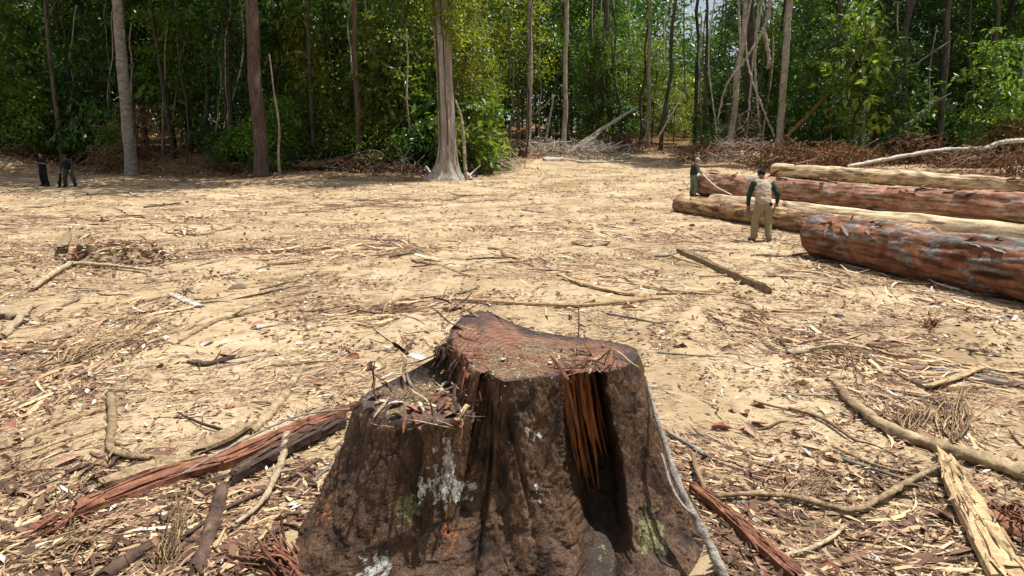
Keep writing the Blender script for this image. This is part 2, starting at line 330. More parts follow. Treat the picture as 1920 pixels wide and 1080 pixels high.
t.links.new(c, b.inputs['Base Color']); b.inputs['Roughness'].default_value = .75; b.inputs['Specular IOR Level'].default_value = .3
hh = nd(t, 'Math', operation='ADD'); t.links.new(n, hh.inputs[0]); t.links.new(f, hh.inputs[1]); bump(t, b, hh.outputs[0], .7, .008)
M['stump_top'] = m
def plain(name, c, rough=.85, sc=30, amt=.35, spec=.2):
    m, t, b = newmat(name); v = coord(t); n = noise(t, v, sc, 4, .6)
    cc = mixc(t, c, ramp(t, [(.3, (1 - amt,) * 3), (.7, (1 + amt * .4,) * 3)], n), 1.0, 'MULTIPLY'); t.links.new(cc, b.inputs['Base Color'])
    b.inputs['Roughness'].default_value = rough; b.inputs['Specular IOR Level'].default_value = spec; bump(t, b, n, .3, .01); return m

# ------------------------------------------------------------------ the ground sheet
_epx = np.array([-600, -300, 0, 150, 245, 400, 490, 600, 700, 800, 870, 930, 990, 1060, 1180, 1250, 1300, 1400, 1500, 1700, 1920, 2200, 2500])
_edd = np.array([38, 40, 41, 41, 38.5, 39.5, 36.5, 37.5, 36.5, 35.0, 36, 40, 48, 54, 56, 53, 52, 48, 46, 45, 44, 42, 40.])
def edge_d(x, y):
    return np.interp(960 + 1200 * np.asarray(x) / np.maximum(np.asarray(y) * .98, .5), _epx, _edd)
yy = np.concatenate([np.linspace(-25, 1.6, 24), 2.0 * 1.0145 ** np.arange(0, 240), np.linspace(66, 420, 60)])
xx = 2.5 * np.sinh(5.48 * np.linspace(-1, 1, 430))
X, Y = np.meshgrid(xx, yy); x, y = X.ravel(), Y.ravel(); z = G(x, y)
p3 = np.stack([x, y, x * 0], 1)
z = z - .12 * sst(1.15, .8, np.hypot((x - .0) / 1.0, (y - 3.1) / .62))
z = z + np.where((y > 1.5) & (y < 60), .010 * fbm(p3 * 4.5, 3) * np.clip(y / 6, .6, 2.5), 0)
e = edge_d(x, y); soil = sst(-5, 2.5, y - e + 3.0 * sst(-4, -8, x) + 3.2 * fbm(p3 * .35, 3)) * .95  # forest-floor soil; its extra spread on the left paints in forest shade
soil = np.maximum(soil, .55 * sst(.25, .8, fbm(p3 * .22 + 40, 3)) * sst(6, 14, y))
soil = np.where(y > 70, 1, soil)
for rp, rw in [([(1260, 420), (1000, 470), (700, 500), (300, 560), (-100, 640)], .16), ([(1250, 400), (900, 430), (500, 440), (0, 450)], .22), ([(1500, 500), (1300, 560), (1250, 640), (1350, 760)], .12), ([(1900, 620), (1700, 640), (1500, 700)], .12), ([(600, 380), (760, 420), (800, 500), (700, 620)], .16), ([(1100, 350), (1050, 380), (1100, 440), (1300, 500)], .2)]:
    Q = path(np.array([on_g(*p_) for p_ in rp]), 120)
    sel = (y > 2) & (y < 34); dm = np.full(len(x), 9.0); xs, ys = x[sel] + .12 * pn(p3[sel] * 2.1), y[sel]
    dm[sel] = np.min(np.hypot(xs[:, None] - Q[None, :, 0], ys[:, None] - Q[None, :, 1]), axis=1); rut = np.exp(-(dm / rw) ** 2); z = z - .03 * rut + .02 * np.exp(-((dm - 1.8 * rw) / rw) ** 2); soil = np.maximum(soil, .30 * rut)
ny, nx = X.shape; i = np.arange(ny - 1)[:, None] * nx; j = np.arange(nx - 1)[None]
F = np.stack([i + j, i + j + 1, i + nx + j + 1, i + nx + j], -1).reshape(-1, 4)
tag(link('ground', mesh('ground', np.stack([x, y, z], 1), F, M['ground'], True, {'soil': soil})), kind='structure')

# ------------------------------------------------------------------ the big stump
CZ = .92
top_px = [(900, 582, 1.07), (925, 588, 1.06), (955, 603, 1.03), (1000, 620, .99), (1060, 630, .96), (1130, 638, .95), (1172, 645, .95), (1192, 653, .945), (1197, 664, .94),
          (1188, 678, .94), (1172, 688, .935), (1150, 695, .93), (1132, 699, .925), (1085, 702, .925), (1060, 705, .925), (1010, 708, .925), (945, 716, .925), (915, 700, .92), (893, 708, .86), (893, 745, .77), (884, 778, .725), (850, 793, .715), (800, 796, .715), (750, 791, .715),
          (705, 780, .72), (682, 765, .73), (674, 748, .74), (690, 735, .75), (730, 716, .77), (780, 690, .82), (820, 668, .88), (838, 645, .95), (846, 615, 1.02), (868, 592, 1.06)]
tp = np.array([at_z(a, b, c) for a, b, c in top_px])
cc_ = at_z(925, 715, .85)[:2]
base_px = [(940, 820), (1190, 850), (1285, 915), (1335, 990), (1385, 1090), (1300, 1104), (1210, 1098), (1130, 1125), (1050, 1105), (900, 1102), (740, 1102), (620, 1104), (450, 1104), (462, 1062), (535, 985), (600, 925), (660, 868), (760, 828)]
bp = np.array([at_z(a, b, 0.0) for a, b in base_px])
NU, NV = 900, 170
tl = np.vstack([tp, tp[:1]]); sl_ = np.r_[0, np.cumsum(np.linalg.norm(np.diff(tl, axis=0), axis=1))]
uu = np.linspace(0, sl_[-1], NU, endpoint=False)
TP = np.stack([np.interp(uu, sl_, tl[:, k]) for k in range(3)], 1)
for _ in range(6): TP = .5 * TP + .25 * (np.roll(TP, 1, 0) + np.roll(TP, -1, 0))
ang = np.unwrap(np.arctan2(TP[:, 1] - cc_[1], TP[:, 0] - cc_[0]))
ba = np.arctan2(bp[:, 1] - cc_[1], bp[:, 0] - cc_[0]); br = np.hypot(bp[:, 0] - cc_[0], bp[:, 1] - cc_[1])
o_ = np.argsort(ba); ba, br = ba[o_], br[o_]
aw = (ang + math.pi) % (2 * math.pi) - math.pi
BR = np.interp(aw, np.r_[ba - 6.28319, ba, ba + 6.28319], np.r_[br, br, br])
for _ in range(40): BR = .5 * BR + .25 * (np.roll(BR, 1) + np.roll(BR, -1))
TR = np.hypot(TP[:, 0] - cc_[0], TP[:, 1] - cc_[1])
v = np.linspace(0, 1, NV)[:, None]
frontness = sst(-.15, .75, -np.sin(aw))[None]
rr = TR[None] + (BR - TR)[None] * ((.80 * v + .20 * v ** 3) * (1 - frontness) + (.25 * v + .75 * v ** 3.2) * frontness)
zz = TP[None, :, 2] + (-.13 - TP[None, :, 2]) * v
AA = np.broadcast_to(aw[None], rr.shape)
# the hollow in the front: between two rib-like walls
def angp(px, py, z): q = at_z(px, py, z); return math.atan2(q[1] - cc_[1], q[0] - cc_[0])
lobe = .020 * np.sin(AA * 7 + 1.1) + .014 * np.sin(AA * 12 + 2.0)
for gp, gw, gd in [((757, 860, .58), .055, .075), ((905, 860, .58), .05, .06), ((985, 860, .58), .035, .035), ((830, 900, .5), .03, .02), ((690, 880, .5), .035, .02), ((1215, 860, .58), .03, .03)]:
    lobe = lobe - gd * np.exp(-((AA - angp(*gp) - .10 * np.sin(v * 5 + gp[0])) / gw) ** 2)
rr = rr + lobe * sst(0, .35, v)
PX, PY = cc_[0] + np.cos(AA) * rr, cc_[1] + np.sin(AA) * rr
x0 = np.interp(v, [0, .5, 1], [at_z(1036, 705, .92)[0], at_z(1052, 900, .48)[0], at_z(1085, 1090, .05)[0]]); x1 = np.interp(v, [0, .5, .8, 1], [at_z(1136, 699, .92)[0], at_z(1190, 900, .48)[0], at_z(1192, 1010, .2)[0], at_z(1150, 1090, .05)[0]])
uh = (PX - x0) / (x1 - x0); hol = sst(0, .5, uh) * sst(0, .13, 1 - uh) * sst(.25, -.05, np.sin(AA)) * (np.cos(AA) > -.3)
PY = PY + hol * np.interp(v, [0, .06, .5, .75, .88, 1], [.16, .30, .42, .36, .12, .0])
SV = np.stack([PX, PY, zz], -1).reshape(-1, 3)
q = SV.copy()
dis = .016 * fbm(q * np.array([3.4, 3.4, .9]), 3) + .011 * fbm(q * np.array([15, 15, 8.]), 3) + .0045 * fbm(q * np.array([48, 48, 26.]), 3)
pl_ = sst(-.01, .02, fbm(q * np.array([9, 9, 4.5]) + 91, 4)); dis = dis + .012 * pl_
cr = np.abs(fbm(q * np.array([5., 5., 1.1]) + 31, 3)); dis = dis - .016 * np.exp(-(cr / .03) ** 2) * sst(-.5, .1, fbm(q * 2.2 + 61, 2)); cr2 = np.abs(fbm(q * np.array([11., 11., 3.]) + 51, 3)); dis = dis - .008 * np.exp(-(cr2 / .04) ** 2)
ed = np.minimum(1, (v * np.ones_like(rr)).ravel() * 25)
SV[:, 0] += np.cos(AA).ravel() * dis * ed; SV[:, 1] += np.sin(AA).ravel() * dis * ed
sx, sy, sd = pix(SV); sz = SV[:, 2]
def near(px, py, z, r):
    q0 = at_y(px, py, 2.90); return np.exp(-((SV[:, 0] - q0[0]) ** 2 + (SV[:, 2] - q0[2]) ** 2) / r ** 2) * (SV[:, 1] < cc_[1] + .15)
lic = near(820, 860, 0, .12) + near(800, 930, 0, .11) + .9 * near(860, 945, 0, .10) + .8 * near(945, 775, 0, .06) + .8 * near(700, 1050, 0, .16) + .7 * near(1000, 940, 0, .12) + .6 * near(1010, 830, 0, .10) + .5 * near(600, 1050, 0, .12) + .12
fine = fbm(q * np.array([26, 26, 15.]) + 7, 4); big = fbm(q * np.array([8, 8, 4.]) + 17, 3)
lichen = .9 * sst(.50, .66, lic * (.60 + .55 * fine + .45 * big)) * (1 - hol.ravel())
moss = .6 * sst(.46, .8, (near(1150, 830, 0, .07) + near(760, 960, 0, .11) + .9 * near(1225, 1010, 0, .14) + .8 * near(1130, 1060, 0, .08) + .7 * near(870, 800, 0, .07) + near(1280, 930, 0, .08) + .15) * (.65 + .6 * fine + .5 * big))
rust = np.clip(sst(.42, .62, (near(840, 1010, 0, .12) + .9 * near(890, 920, 0, .045) + .8 * near(650, 830, 0, .08) + .8 * near(590, 980, 0, .13) + near(1185, 700, 0, .08) + .6 * near(1240, 900, 0, .14) + .7 * near(700, 930, 0, .08)) * (.6 + .7 * fine + .5 * big)), 0, 1) * .5
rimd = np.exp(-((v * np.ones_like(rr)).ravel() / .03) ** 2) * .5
char_shade = np.clip(sst(.35, .75, (near(960, 820, 0, .10) + near(950, 920, 0, .12) + near(900, 1020, 0, .13) + near(1020, 1040, 0, .14) + near(745, 830, 0, .05) + near(750, 900, 0, .05) + .9 * near(890, 830, 0, .08) + .6 * near(820, 800, 0, .08)) * (.65 + .7 * fbm(q * np.array([20, 20, 3.]) + 23, 3))) * .85 + rimd + sst(.3, .95, hol.ravel()) * .7, 0, 1)  # charred dark wood, with shade painted into the hollow, grooves and front foot
i = np.arange(NV - 1)[:, None] * NU; j = np.arange(NU)[None]; k = (j + 1) % NU
SF = np.stack([i + j, i + NU + j, i + NU + k, i + k], -1).reshape(-1, 4)
if ang[-1] > ang[0]: SF = SF[:, ::-1]
stump = empty('tree_stump', (cc_[0], cc_[1], 0))
tag(stump, 'huge dark hollowed stump with buttressed base and flat red sawn top', 'stump')
loc0 = np.array([cc_[0], cc_[1], 0])
link('bark', mesh('stump_bark', SV - loc0, SF, M['stump_bark'], True, {'lichen': lichen, 'moss': np.clip(moss, 0, 1), 'rust': rust, 'char_shade': char_shade, 'plate': pl_ * .55}), stump)
# the sawn top: rings from the outline to the centre, a low shelf to the left of a broken step
NR = 90
OT = SV.reshape(NV, NU, 3)[0]
s = (np.linspace(1, .004, NR) ** .85)[:, None]
tx = cc_[0] + (OT[None, :, 0] - cc_[0]) * s; ty = cc_[1] + (OT[None, :, 1] - cc_[1]) * s
A_, B_ = at_z(842, 640, .97)[:2], at_z(900, 722, .88)[:2]
nrm = np.array([B_[1] - A_[1], -(B_[0] - A_[0])]); nrm /= np.linalg.norm(nrm)
mr_ = at_z(1120, 660, .95)[:2]
if np.dot(mr_ - A_, nrm) < 0: nrm = -nrm
sdist = (tx - A_[0]) * nrm[0] + (ty - A_[1]) * nrm[1]
tip = at_z(890, 592, 1.06)[:2]
hm = .925 + .13 * np.exp(-((tx - tip[0]) ** 2 + (ty - tip[1]) ** 2) / .30 ** 2)
tq = np.stack([tx, ty, tx * 0], -1).reshape(-1, 3)
hs = .735 + .03 * fbm(tq * 9, 3).reshape(tx.shape)
fr = sst(-.045, .02, sdist + .02 * fbm(tq * 25 + 4, 2).reshape(tx.shape))
hz = hs + (hm - hs) * fr
hz = hz + .004 * fbm(tq * np.array([40, 10, 1.]), 3).reshape(tx.shape)
wb = s ** 14; tz = hz * (1 - wb) + OT[None, :, 2] * wb
for (ax_, ay_), (bx_, by_), cw_ in [((960, 650), (1150, 650), .0045), ((1000, 690), (1090, 640), .004), ((900, 610), (960, 640), .004), ((1080, 690), (1185, 660), .004)]:
    a2, b2 = at_z(ax_, ay_, .94)[:2], at_z(bx_, by_, .94)[:2]; dv = (b2 - a2); ll = np.linalg.norm(dv); dv /= ll; al = (tx - a2[0]) * dv[0] + (ty - a2[1]) * dv[1]; pe = (tx - a2[0]) * -dv[1] + (ty - a2[1]) * dv[0] + .02 * pn(tq * 12).reshape(tx.shape)
    tz = tz - .014 * np.exp(-(pe / cw_) ** 2) * sst(0, .08, al) * sst(ll, ll - .08, al)
TV = np.stack([tx, ty, tz], -1).reshape(-1, 3)
i = np.arange(NR - 1)[:, None] * NU; TF = np.stack([i + j, i + k, i + NU + k, i + NU + j], -1).reshape(-1, 4)
if ang[-1] < ang[0]: TF = TF[:, ::-1]
# distance to the rim in metres (approx), only dark where the wood itself is weathered
rimdist = ((1 - s) * np.hypot(OT[None, :, 0] - cc_[0], OT[None, :, 1] - cc_[1])).ravel()
tn = fbm(tq * 7 + 2, 4); tn2 = fbm(tq * 5 + 21, 4)
def nearT(px, py, z, r):
    q0 = at_z(px, py, z); return np.exp(-((TV[:, 0] - q0[0]) ** 2 + (TV[:, 1] - q0[1]) ** 2) / r ** 2)
rim = np.clip(sst(.075, .0, rimdist + .03 * tn) + .9 * sst(.5, .9, nearT(885, 598, 1.06, .17) + .3 * tn) + .8 * sst(.4, .8, nearT(1170, 662, .95, .10) + .3 * tn) + sst(.03, -.03, sdist.ravel()) * .55 * (rimdist < .3), 0, 1)
dust = np.clip(.85 * sst(.35, .75, nearT(955, 690, .93, .20) * .75 + nearT(1030, 655, .94, .16) * .55 + .75 * tn2 + .5 * fbm(tq * 22 + 5, 3) - .02) * fr.ravel() + sst(-.15, .35, tn2) * (1 - fr.ravel()) * sst(.0, .06, rimdist), 0, 1)
link('sawn_top', mesh('stump_top', TV - loc0, TF, M['stump_top'], True, {'rim': rim, 'dust': dust}), stump)
# splinters standing in the hollow
for kx in range(24):
    f = kx / 23; xa = 1056 + 62 * f + rnd.uniform(-4, 4); ln = rnd.choice([.35, .5, .6, .7, .78, .82]) * (1.0 if .15 < f < .8 else .75); za = rnd.uniform(.84, .91); w_ = rnd.uniform(.005, .013) * (1.4 if .3 < f < .6 else 1)
    a_ = at_z(xa, 712, za); a_[1] += .07 + .10 * f; zb = za - ln; b_ = a_ + np.array([.045 + .10 * ln + rnd.uniform(-.015, .02), rnd.uniform(-.035, .03), zb - za])
    P = path([a_, (a_ + b_) / 2 + np.array([rnd.uniform(-.018, .012), rnd.uniform(-.02, .015), 0]), b_], 24)
    V_, F_ = tube(P, [w_ * .8, w_, w_ * .8, w_ * .12], 6, .45, .5, seed=kx * 3.1, jag=.02)
    link('splinter', mesh('splinter', V_ - loc0, F_, M['splinter'] if kx % 3 else M['red_bark'], False), stump)

# ------------------------------------------------------------------ generic sticks, planks, strips
def gpath(pts, lift=0.0):
    return np.array([on_g(a, b) + np.array([0, 0, lift]) for a, b in pts])
def ppx(p): return np.linalg.norm(np.asarray(p) - np.array([0, 0, H])) / FPX
def stick(name, pts, w, mat, label, cat='stick', group=None, world=False, lift=0.0, n=9, flat=.85, rough=.38, knots=0, jag=.01):
    P = np.asarray(pts, float) if world else gpath(pts)
    wr = interp(w, len(P)) * np.array([ppx(p) for p in P]) / 2
    if not world: P[:, 2] += wr * .40 + lift
    L = np.linalg.norm(np.diff(P, axis=0), axis=1).sum(); m = int(min(140, max(12, L / max(.015, wr.mean() * .5))))
    Q = path(P, m); rg = np.random.RandomState(int(abs(P[0, 0]) * 1000 + P[0, 1] * 77) % 99999)
    s_ = rg.uniform(0, 50); wob = np.stack([fbm(np.stack([np.linspace(0, L * 2.2, m) + s_ + 9 * a_, np.full(m, a_ * 1.), np.zeros(m)], 1), 2) for a_ in range(3)], 1)
    Q = Q + wob * wr.mean() * np.array([.5, .5, .12]); r_ = interp(wr, m)
    if knots:
        for _ in range(knots): r_ = r_ * (1 + .18 * np.exp(-((np.arange(m) - rg.randint(2, m)) / 1.4) ** 2))
    r_ = r_ * (1 + .16 * pn(np.stack([np.linspace(0, L * 9, m) + s_, np.zeros(m), np.zeros(m)], 1)))
    V_, F_ = tube(Q, r_, n, flat, rough, seed=s_, jag=jag + wr.mean() * 1.2); mb = MB(); mb.add(V_, F_)
    if name == 'fallen_branch' and L > .35:
        Tn = np.gradient(Q, axis=0); Tn /= np.linalg.norm(Tn, axis=1)[:, None]
        for _ in range(rg.randint(1, 5)):
            i0 = rg.randint(2, m - 3); sd = np.cross(Tn[i0], [0, 0, 1]) * rg.choice([-1, 1]); ln = rg.uniform(2.5, 11) * r_[i0]
            dv = Tn[i0] * rg.uniform(.2, .9) + sd * rg.uniform(.5, 1) + np.array([0, 0, rg.uniform(-.05, .5)]); e_ = Q[i0] + dv * ln
            vv_, ff_ = tube(path([Q[i0], (Q[i0] + e_) / 2 + rg.normal(0, .08 * ln, 3), e_], 8), [r_[i0] * rg.uniform(.3, .55), r_[i0] * .12], 6, 1, .3, seed=s_ + i0, jag=.004); mb.add(vv_, ff_)
    c0 = P[0].copy(); V_, F_ = np.concatenate(mb.V), np.concatenate(mb.F); o = link(name, mesh(name, V_ - c0, F_, mat, True), loc=c0)
    return tag(o, label, cat, group)
def plank(name, pts, w, thick, mat, label, cat='plank', world=False, lift=0.0, tilt=0.0, shred=0, group=None):
    P = np.asarray(pts, float) if world else gpath(pts)
    wr = interp(w, len(P)) * np.array([ppx(p) for p in P]) / 2
    if not world: P[:, 2] += thick / 2 + lift
    m = 40; Q = path(P, m); r_ = interp(wr, m); T_, N_, B_2 = frames(Q)
    rg = np.random.RandomState(int(abs(P[0, 0]) * 991 + P[0, 1] * 57) % 99999)
    n = 14; us = np.r_[np.linspace(-1, 1, 7), np.linspace(1, -1, 7)]; ts = np.r_[np.full(7, .5), np.full(7, -.5)]
    rel = rg.uniform(-.35, .35, n); q_ = np.stack([np.repeat(np.linspace(0, 6, m), n), np.tile(np.arange(n) * 1.7, m), np.zeros(m * n)], 1)
    nz = fbm(q_, 2, P[0, 0]).reshape(m, n)
    wd = us[None] * r_[:, None] * (1 + .12 * nz); th = (ts[None] + rel[None] * .5 + .25 * nz) * thick
    B3 = B_2 * math.cos(tilt) + N_ * math.sin(tilt); N3 = N_ * math.cos(tilt) - B_2 * math.sin(tilt)
    V_ = Q[:, None] + wd[..., None] * N3[:, None] + th[..., None] * B3[:, None]
    jg = rg.uniform(-1, 1, (2, 7)); jg = np.c_[jg, jg[:, ::-1]] * r_.mean() * 1.6
    V_[0] += T_[0] * jg[0][:, None]; V_[-1] += T_[-1] * jg[1][:, None]
    V_ = np.concatenate([Q[:1, None] + (V_[:1] - Q[:1, None]) * .05, V_, Q[-1:, None] + (V_[-1:] - Q[-1:, None]) * .05]); m += 2
    i_ = np.arange(m - 1)[:, None] * n; j_ = np.arange(n)[None]; k_ = (j_ + 1) % n
    F_ = np.stack([i_ + j_, i_ + k_, i_ + n + k_, i_ + n + j_], -1).reshape(-1, 4)
    c0 = P[0].copy(); o = link(name, mesh(name, V_.reshape(-1, 3) - c0, F_, mat, False), loc=c0); tag(o, label, cat, group)
    if shred:
        mb = MB()
        for _ in range(shred):
            u0 = rg.uniform(0, .85); i0 = int(u0 * 38); ln = rg.randint(4, 14); seg = Q[i0:i0 + ln].copy()
            if len(seg) < 3: continue
            off = rg.uniform(-1, 1); seg = seg + N3[i0:i0 + ln][:len(seg)] * (off * r_[i0:i0 + ln][:len(seg), None] * 1.05) + B3[i0:i0 + ln][:len(seg)] * thick * .55
            lf = np.linspace(0, 1, len(seg))[:, None] ** 2; seg = seg + np.array([rg.normal(0, .03), rg.normal(0, .03), abs(rg.normal(0, .018))]) * lf * max(1, r_.mean() * 14)
            vv, ff = tube(path(seg, 8), [r_.mean() * rg.uniform(.08, .2), r_.mean() * .05], 4, .4); mb.add(vv - c0, ff, rg.uniform(.2, .9))
        c_ = link('shreds', mb.mesh('shreds', M['red_strand'] if mat is M['red_bark'] else M['dark_strand'] if mat is M['dark_bark'] else M['tan_strand'], False), o); tag(c_, kind='stuff')
    return o

# ------------------------------------------------------------------ sawn logs
def make_log(name, c0px, c1px, r0, r1, mat, label, nu=72, mv=190, plates=0.0, pz=6.0, stain=.3, hollow=0.0, bend=0.0, c0=None, c1=None, ext=0.0, capmat='cut_wood', seed=0.0, slant=0.0, pdepth=.018, pbias=0.0):
    A = np.asarray(c0 if c0 is not None else on_g(*c0px), float); B = np.asarray(c1 if c1 is not None else on_g(*c1px), float)
    if ext: B = B + (B - A) / np.linalg.norm(B - A) * ext; B[2] = g1(B[0], B[1])
    P = path([A, B], mv); P[:, 2] += interp([r0, r1], mv) * .96
    s_ = np.linspace(0, 1, mv); d_ = (B - A) / np.linalg.norm(B - A); side = np.array([-d_[1], d_[0], 0]); L = np.linalg.norm(B - A)
    P += side * (bend * np.sin(s_ * math.pi * 1.3))[:, None] + np.array([0, 0, 1]) * (.03 * pn(np.stack([s_ * L * .5 + seed, s_ * 0, s_ * 0], 1)))[:, None]
    T_, N_, B_3 = frames(P); a = np.linspace(0, 2 * math.pi, nu, endpoint=False); r = interp([r0, r1], mv)
    q = np.stack([np.repeat(s_ * L, nu), np.tile(np.cos(a), mv) * r0 * 1.0, np.tile(np.sin(a), mv) * r0], 1) + seed
    low = fbm(q * np.array([.7, 2.0, 2.0]), 2)
    pf = fbm(q * np.array([pz * .28, pz, pz]) + 11, 4) + pbias * np.tile(np.sin(a), mv)
    plate = sst(-.02, .05, pf - (.55 - plates)) if plates > 0 else np.zeros(len(q))
    st = sst(.1, .5, fbm(q * np.array([.8, 4, 4]) + 33, 3) - (.5 - stain))
    dis = .05 * low * r0 / .4 + .014 * fbm(q * np.array([1.5, 11, 11.]), 3) + plate * pdepth * (1 + .6 * fbm(q * np.array([8, 22, 22.]), 2)) - st * .01
    rr_ = np.repeat(r[:, None], nu, 1) + dis.reshape(mv, nu)
    if hollow:
        ta = np.tile(a, mv).reshape(mv, nu); rr_ -= hollow * np.exp(-((ta - 1.75) / .42) ** 2) * (1 - sst(.25, .75, s_))[:, None] * r0
    rg = np.random.RandomState(int(seed * 31) + 5); rr_[0] *= .93; rr_[-1] *= .93
    V_ = P[:, None] + rr_[..., None] * (np.cos(a)[None, :, None] * N_[:, None] + np.sin(a)[None, :, None] * B_3[:, None])
    sh = np.exp(-(np.arange(mv) / 4.0) ** 2)[:, None, None]
    V_ = V_ + sh * d_ * (slant * r0 * np.cos(a + 1.0) + .02 * pn(np.stack([a * 3, a * 0 + seed, a * 0], 1)))[None, :, None]
    i_ = np.arange(mv - 1)[:, None] * nu; j_ = np.arange(nu)[None]; k_ = (j_ + 1) % nu
    F_ = np.stack([i_ + j_, i_ + k_, i_ + nu + k_, i_ + nu + j_], -1).reshape(-1, 4)
    root = empty(name, A); tag(root, label, 'log', 'sawn logs lying side by side')
    link('bark', mesh(name, V_.reshape(-1, 3) - A, F_, mat, True, {'plate': plate, 'stain': st, 'grain': .5 + .55 * fbm(q * np.array([1.4, 15, 15.]) + 71, 4)}), root)
    for e in (0, -1):
        ring = V_[e]; ctr = ring.mean(0); fr_ = [1, .98, .8, .6, .4, .2, .02]
        cv = np.concatenate([ctr + (ring - ctr) * f + (d_ * (-.012 if e == 0 else .012) if 0 < f < .99 else 0) + (rg.normal(0, .004, (nu, 3)) if f < .97 else 0) for f in fr_])
        i2 = np.arange(len(fr_) - 1)[:, None] * nu; cf = np.stack([i2 + j_, i2 + nu + j_, i2 + nu + k_, i2 + k_], -1).reshape(-1, 4)
        if e == -1: cf = cf[:, ::-1]
        link('cut_end', mesh('cut_end', cv - ctr, cf, M[capmat], True), root, ctr - A)
    return root, P, r, A, N_, B_3
def shreds_on(log, n, mat, seed, lo=.02, hi=.95, size=.3, curl=.12):
    root, P, r, A, N_, B_4 = log; rg = np.random.RandomState(seed)
    for _ in range(n):
        i0 = int(rg.uniform(lo, hi) * (len(P) - 12)); th = rg.uniform(.7, 2.4); ln = size * rg.uniform(.5, 1.5)
        T_ = P[i0 + 1] - P[i0]; T_ = T_ / np.linalg.norm(T_)
        nn = math.cos(th) * N_[i0] + math.sin(th) * B_4[i0]; sd = np.cross(nn, T_); base = P[i0] + nn * (r[min(i0, len(r) - 1)] + .012)
        dr = T_ * math.cos(rg.normal(0, .5)) + sd * rg.normal(0, .5)
        pts = [base + dr * ln * f + nn * curl * ln * f * f * rg.uniform(-.2, 1.6) for f in np.linspace(0, 1, 5)]
        V_, F_ = tube(path(pts, 12), [.03 * ln / .3, .035 * ln / .3, .012 * ln / .3], 6, .25, .6, seed=rg.uniform(0, 40))
        link('bark_shred', mesh('bark_shred', V_ - A, F_, mat, False), root)
lgA = make_log('log', (1526, 478), (1920, 566), .39, .43, M['log_red_grey'], 'thick red-brown log with flaking grey bark, the one nearest the big stump', nu=110, mv=330, plates=.33, pz=11.0, stain=.2, ext=5.0, seed=2.0, slant=.25, pdepth=.012, pbias=.22)
lgB = make_log('log', (1272, 397), (1505, 436), .25, .29, M['log_brown'], 'short brown mottled log with a pale sawn end, behind the person in the vest', plates=.45, pz=5, stain=.1, ext=3.2, seed=9.0, bend=.05)
lgC = make_log('log', (1335, 391), (1920, 470), .25, .28, M['log_pale'], 'long smooth cream-coloured log between the thick red logs', nu=64, mv=220, plates=.12, pz=4, stain=.02, ext=5, seed=15.0, bend=-.10, pdepth=.006)
lgD = make_log('log', (1319, 366), (1920, 424), .50, .41, M['log_red'], 'longest reddish log with a grooved top, tape line drawn beside its end', nu=90, mv=260, plates=.22, pz=4.5, stain=.10, ext=5, seed=24.0, hollow=.45, slant=-.15)
lgE = make_log('log', None, None, .38, .29, M['log_pale'], 'pale peeled log with dark torn patches, the far one below the brush', nu=64, mv=220, plates=.30, pz=2.6, stain=.18, c0=[14.35, 35.6, g1(14.35, 35.6)], c1=[21.0, 24.5, g1(21, 24.5)], ext=5, seed=41.0, capmat='cut_wood')
lgF = make_log('log', None, None, .30, .30, M['log_brown'], 'dark weathered log half hidden behind the pale peeled log', nu=40, mv=120, plates=.5, stain=.3, c0=[17.8, 34.2, g1(17.8, 34.2)], c1=[24.5, 32.4, g1(24.5, 32.4)], seed=55.0)
shreds_on(lgA, 26, M['red_bark'], 3, .01, .8, .20, .25); shreds_on(lgA, 16, M['grey_stick'], 13, .02, .8, .22, .1)
shreds_on(lgD, 26, M['red_bark'], 4, .02, .9, .5); shreds_on(lgD, 8, M['dark_bark'], 5, .02, .8, .6, .2)
shreds_on(lgE, 14, M['red_bark'], 6, .05, .9, .8, .2); shreds_on(lgC, 5, M['brown_twig'], 7, .2, .8, .4, .2); shreds_on(lgB, 10, M['dark_bark'], 8, .02, .6, .3, .2)
a_ = on_g(1256, 399); b_ = on_g(1348, 398) + np.array([0.02, .12, .42])
V_, F_ = tube(path([a_ + [0, 0, .03], (a_ + b_) / 2 + [0, -.05, .05], b_], 24), [.02, .07, .12, .10, .05], 9, .6, .4, seed=3)
link('torn_bark', mesh('torn_bark', V_ - lgB[3], F_, M['log_brown'], True, {'plate': np.full(len(V_), .3), 'stain': np.full(len(V_), .1), 'grain': np.full(len(V_), .45)}), lgB[0])

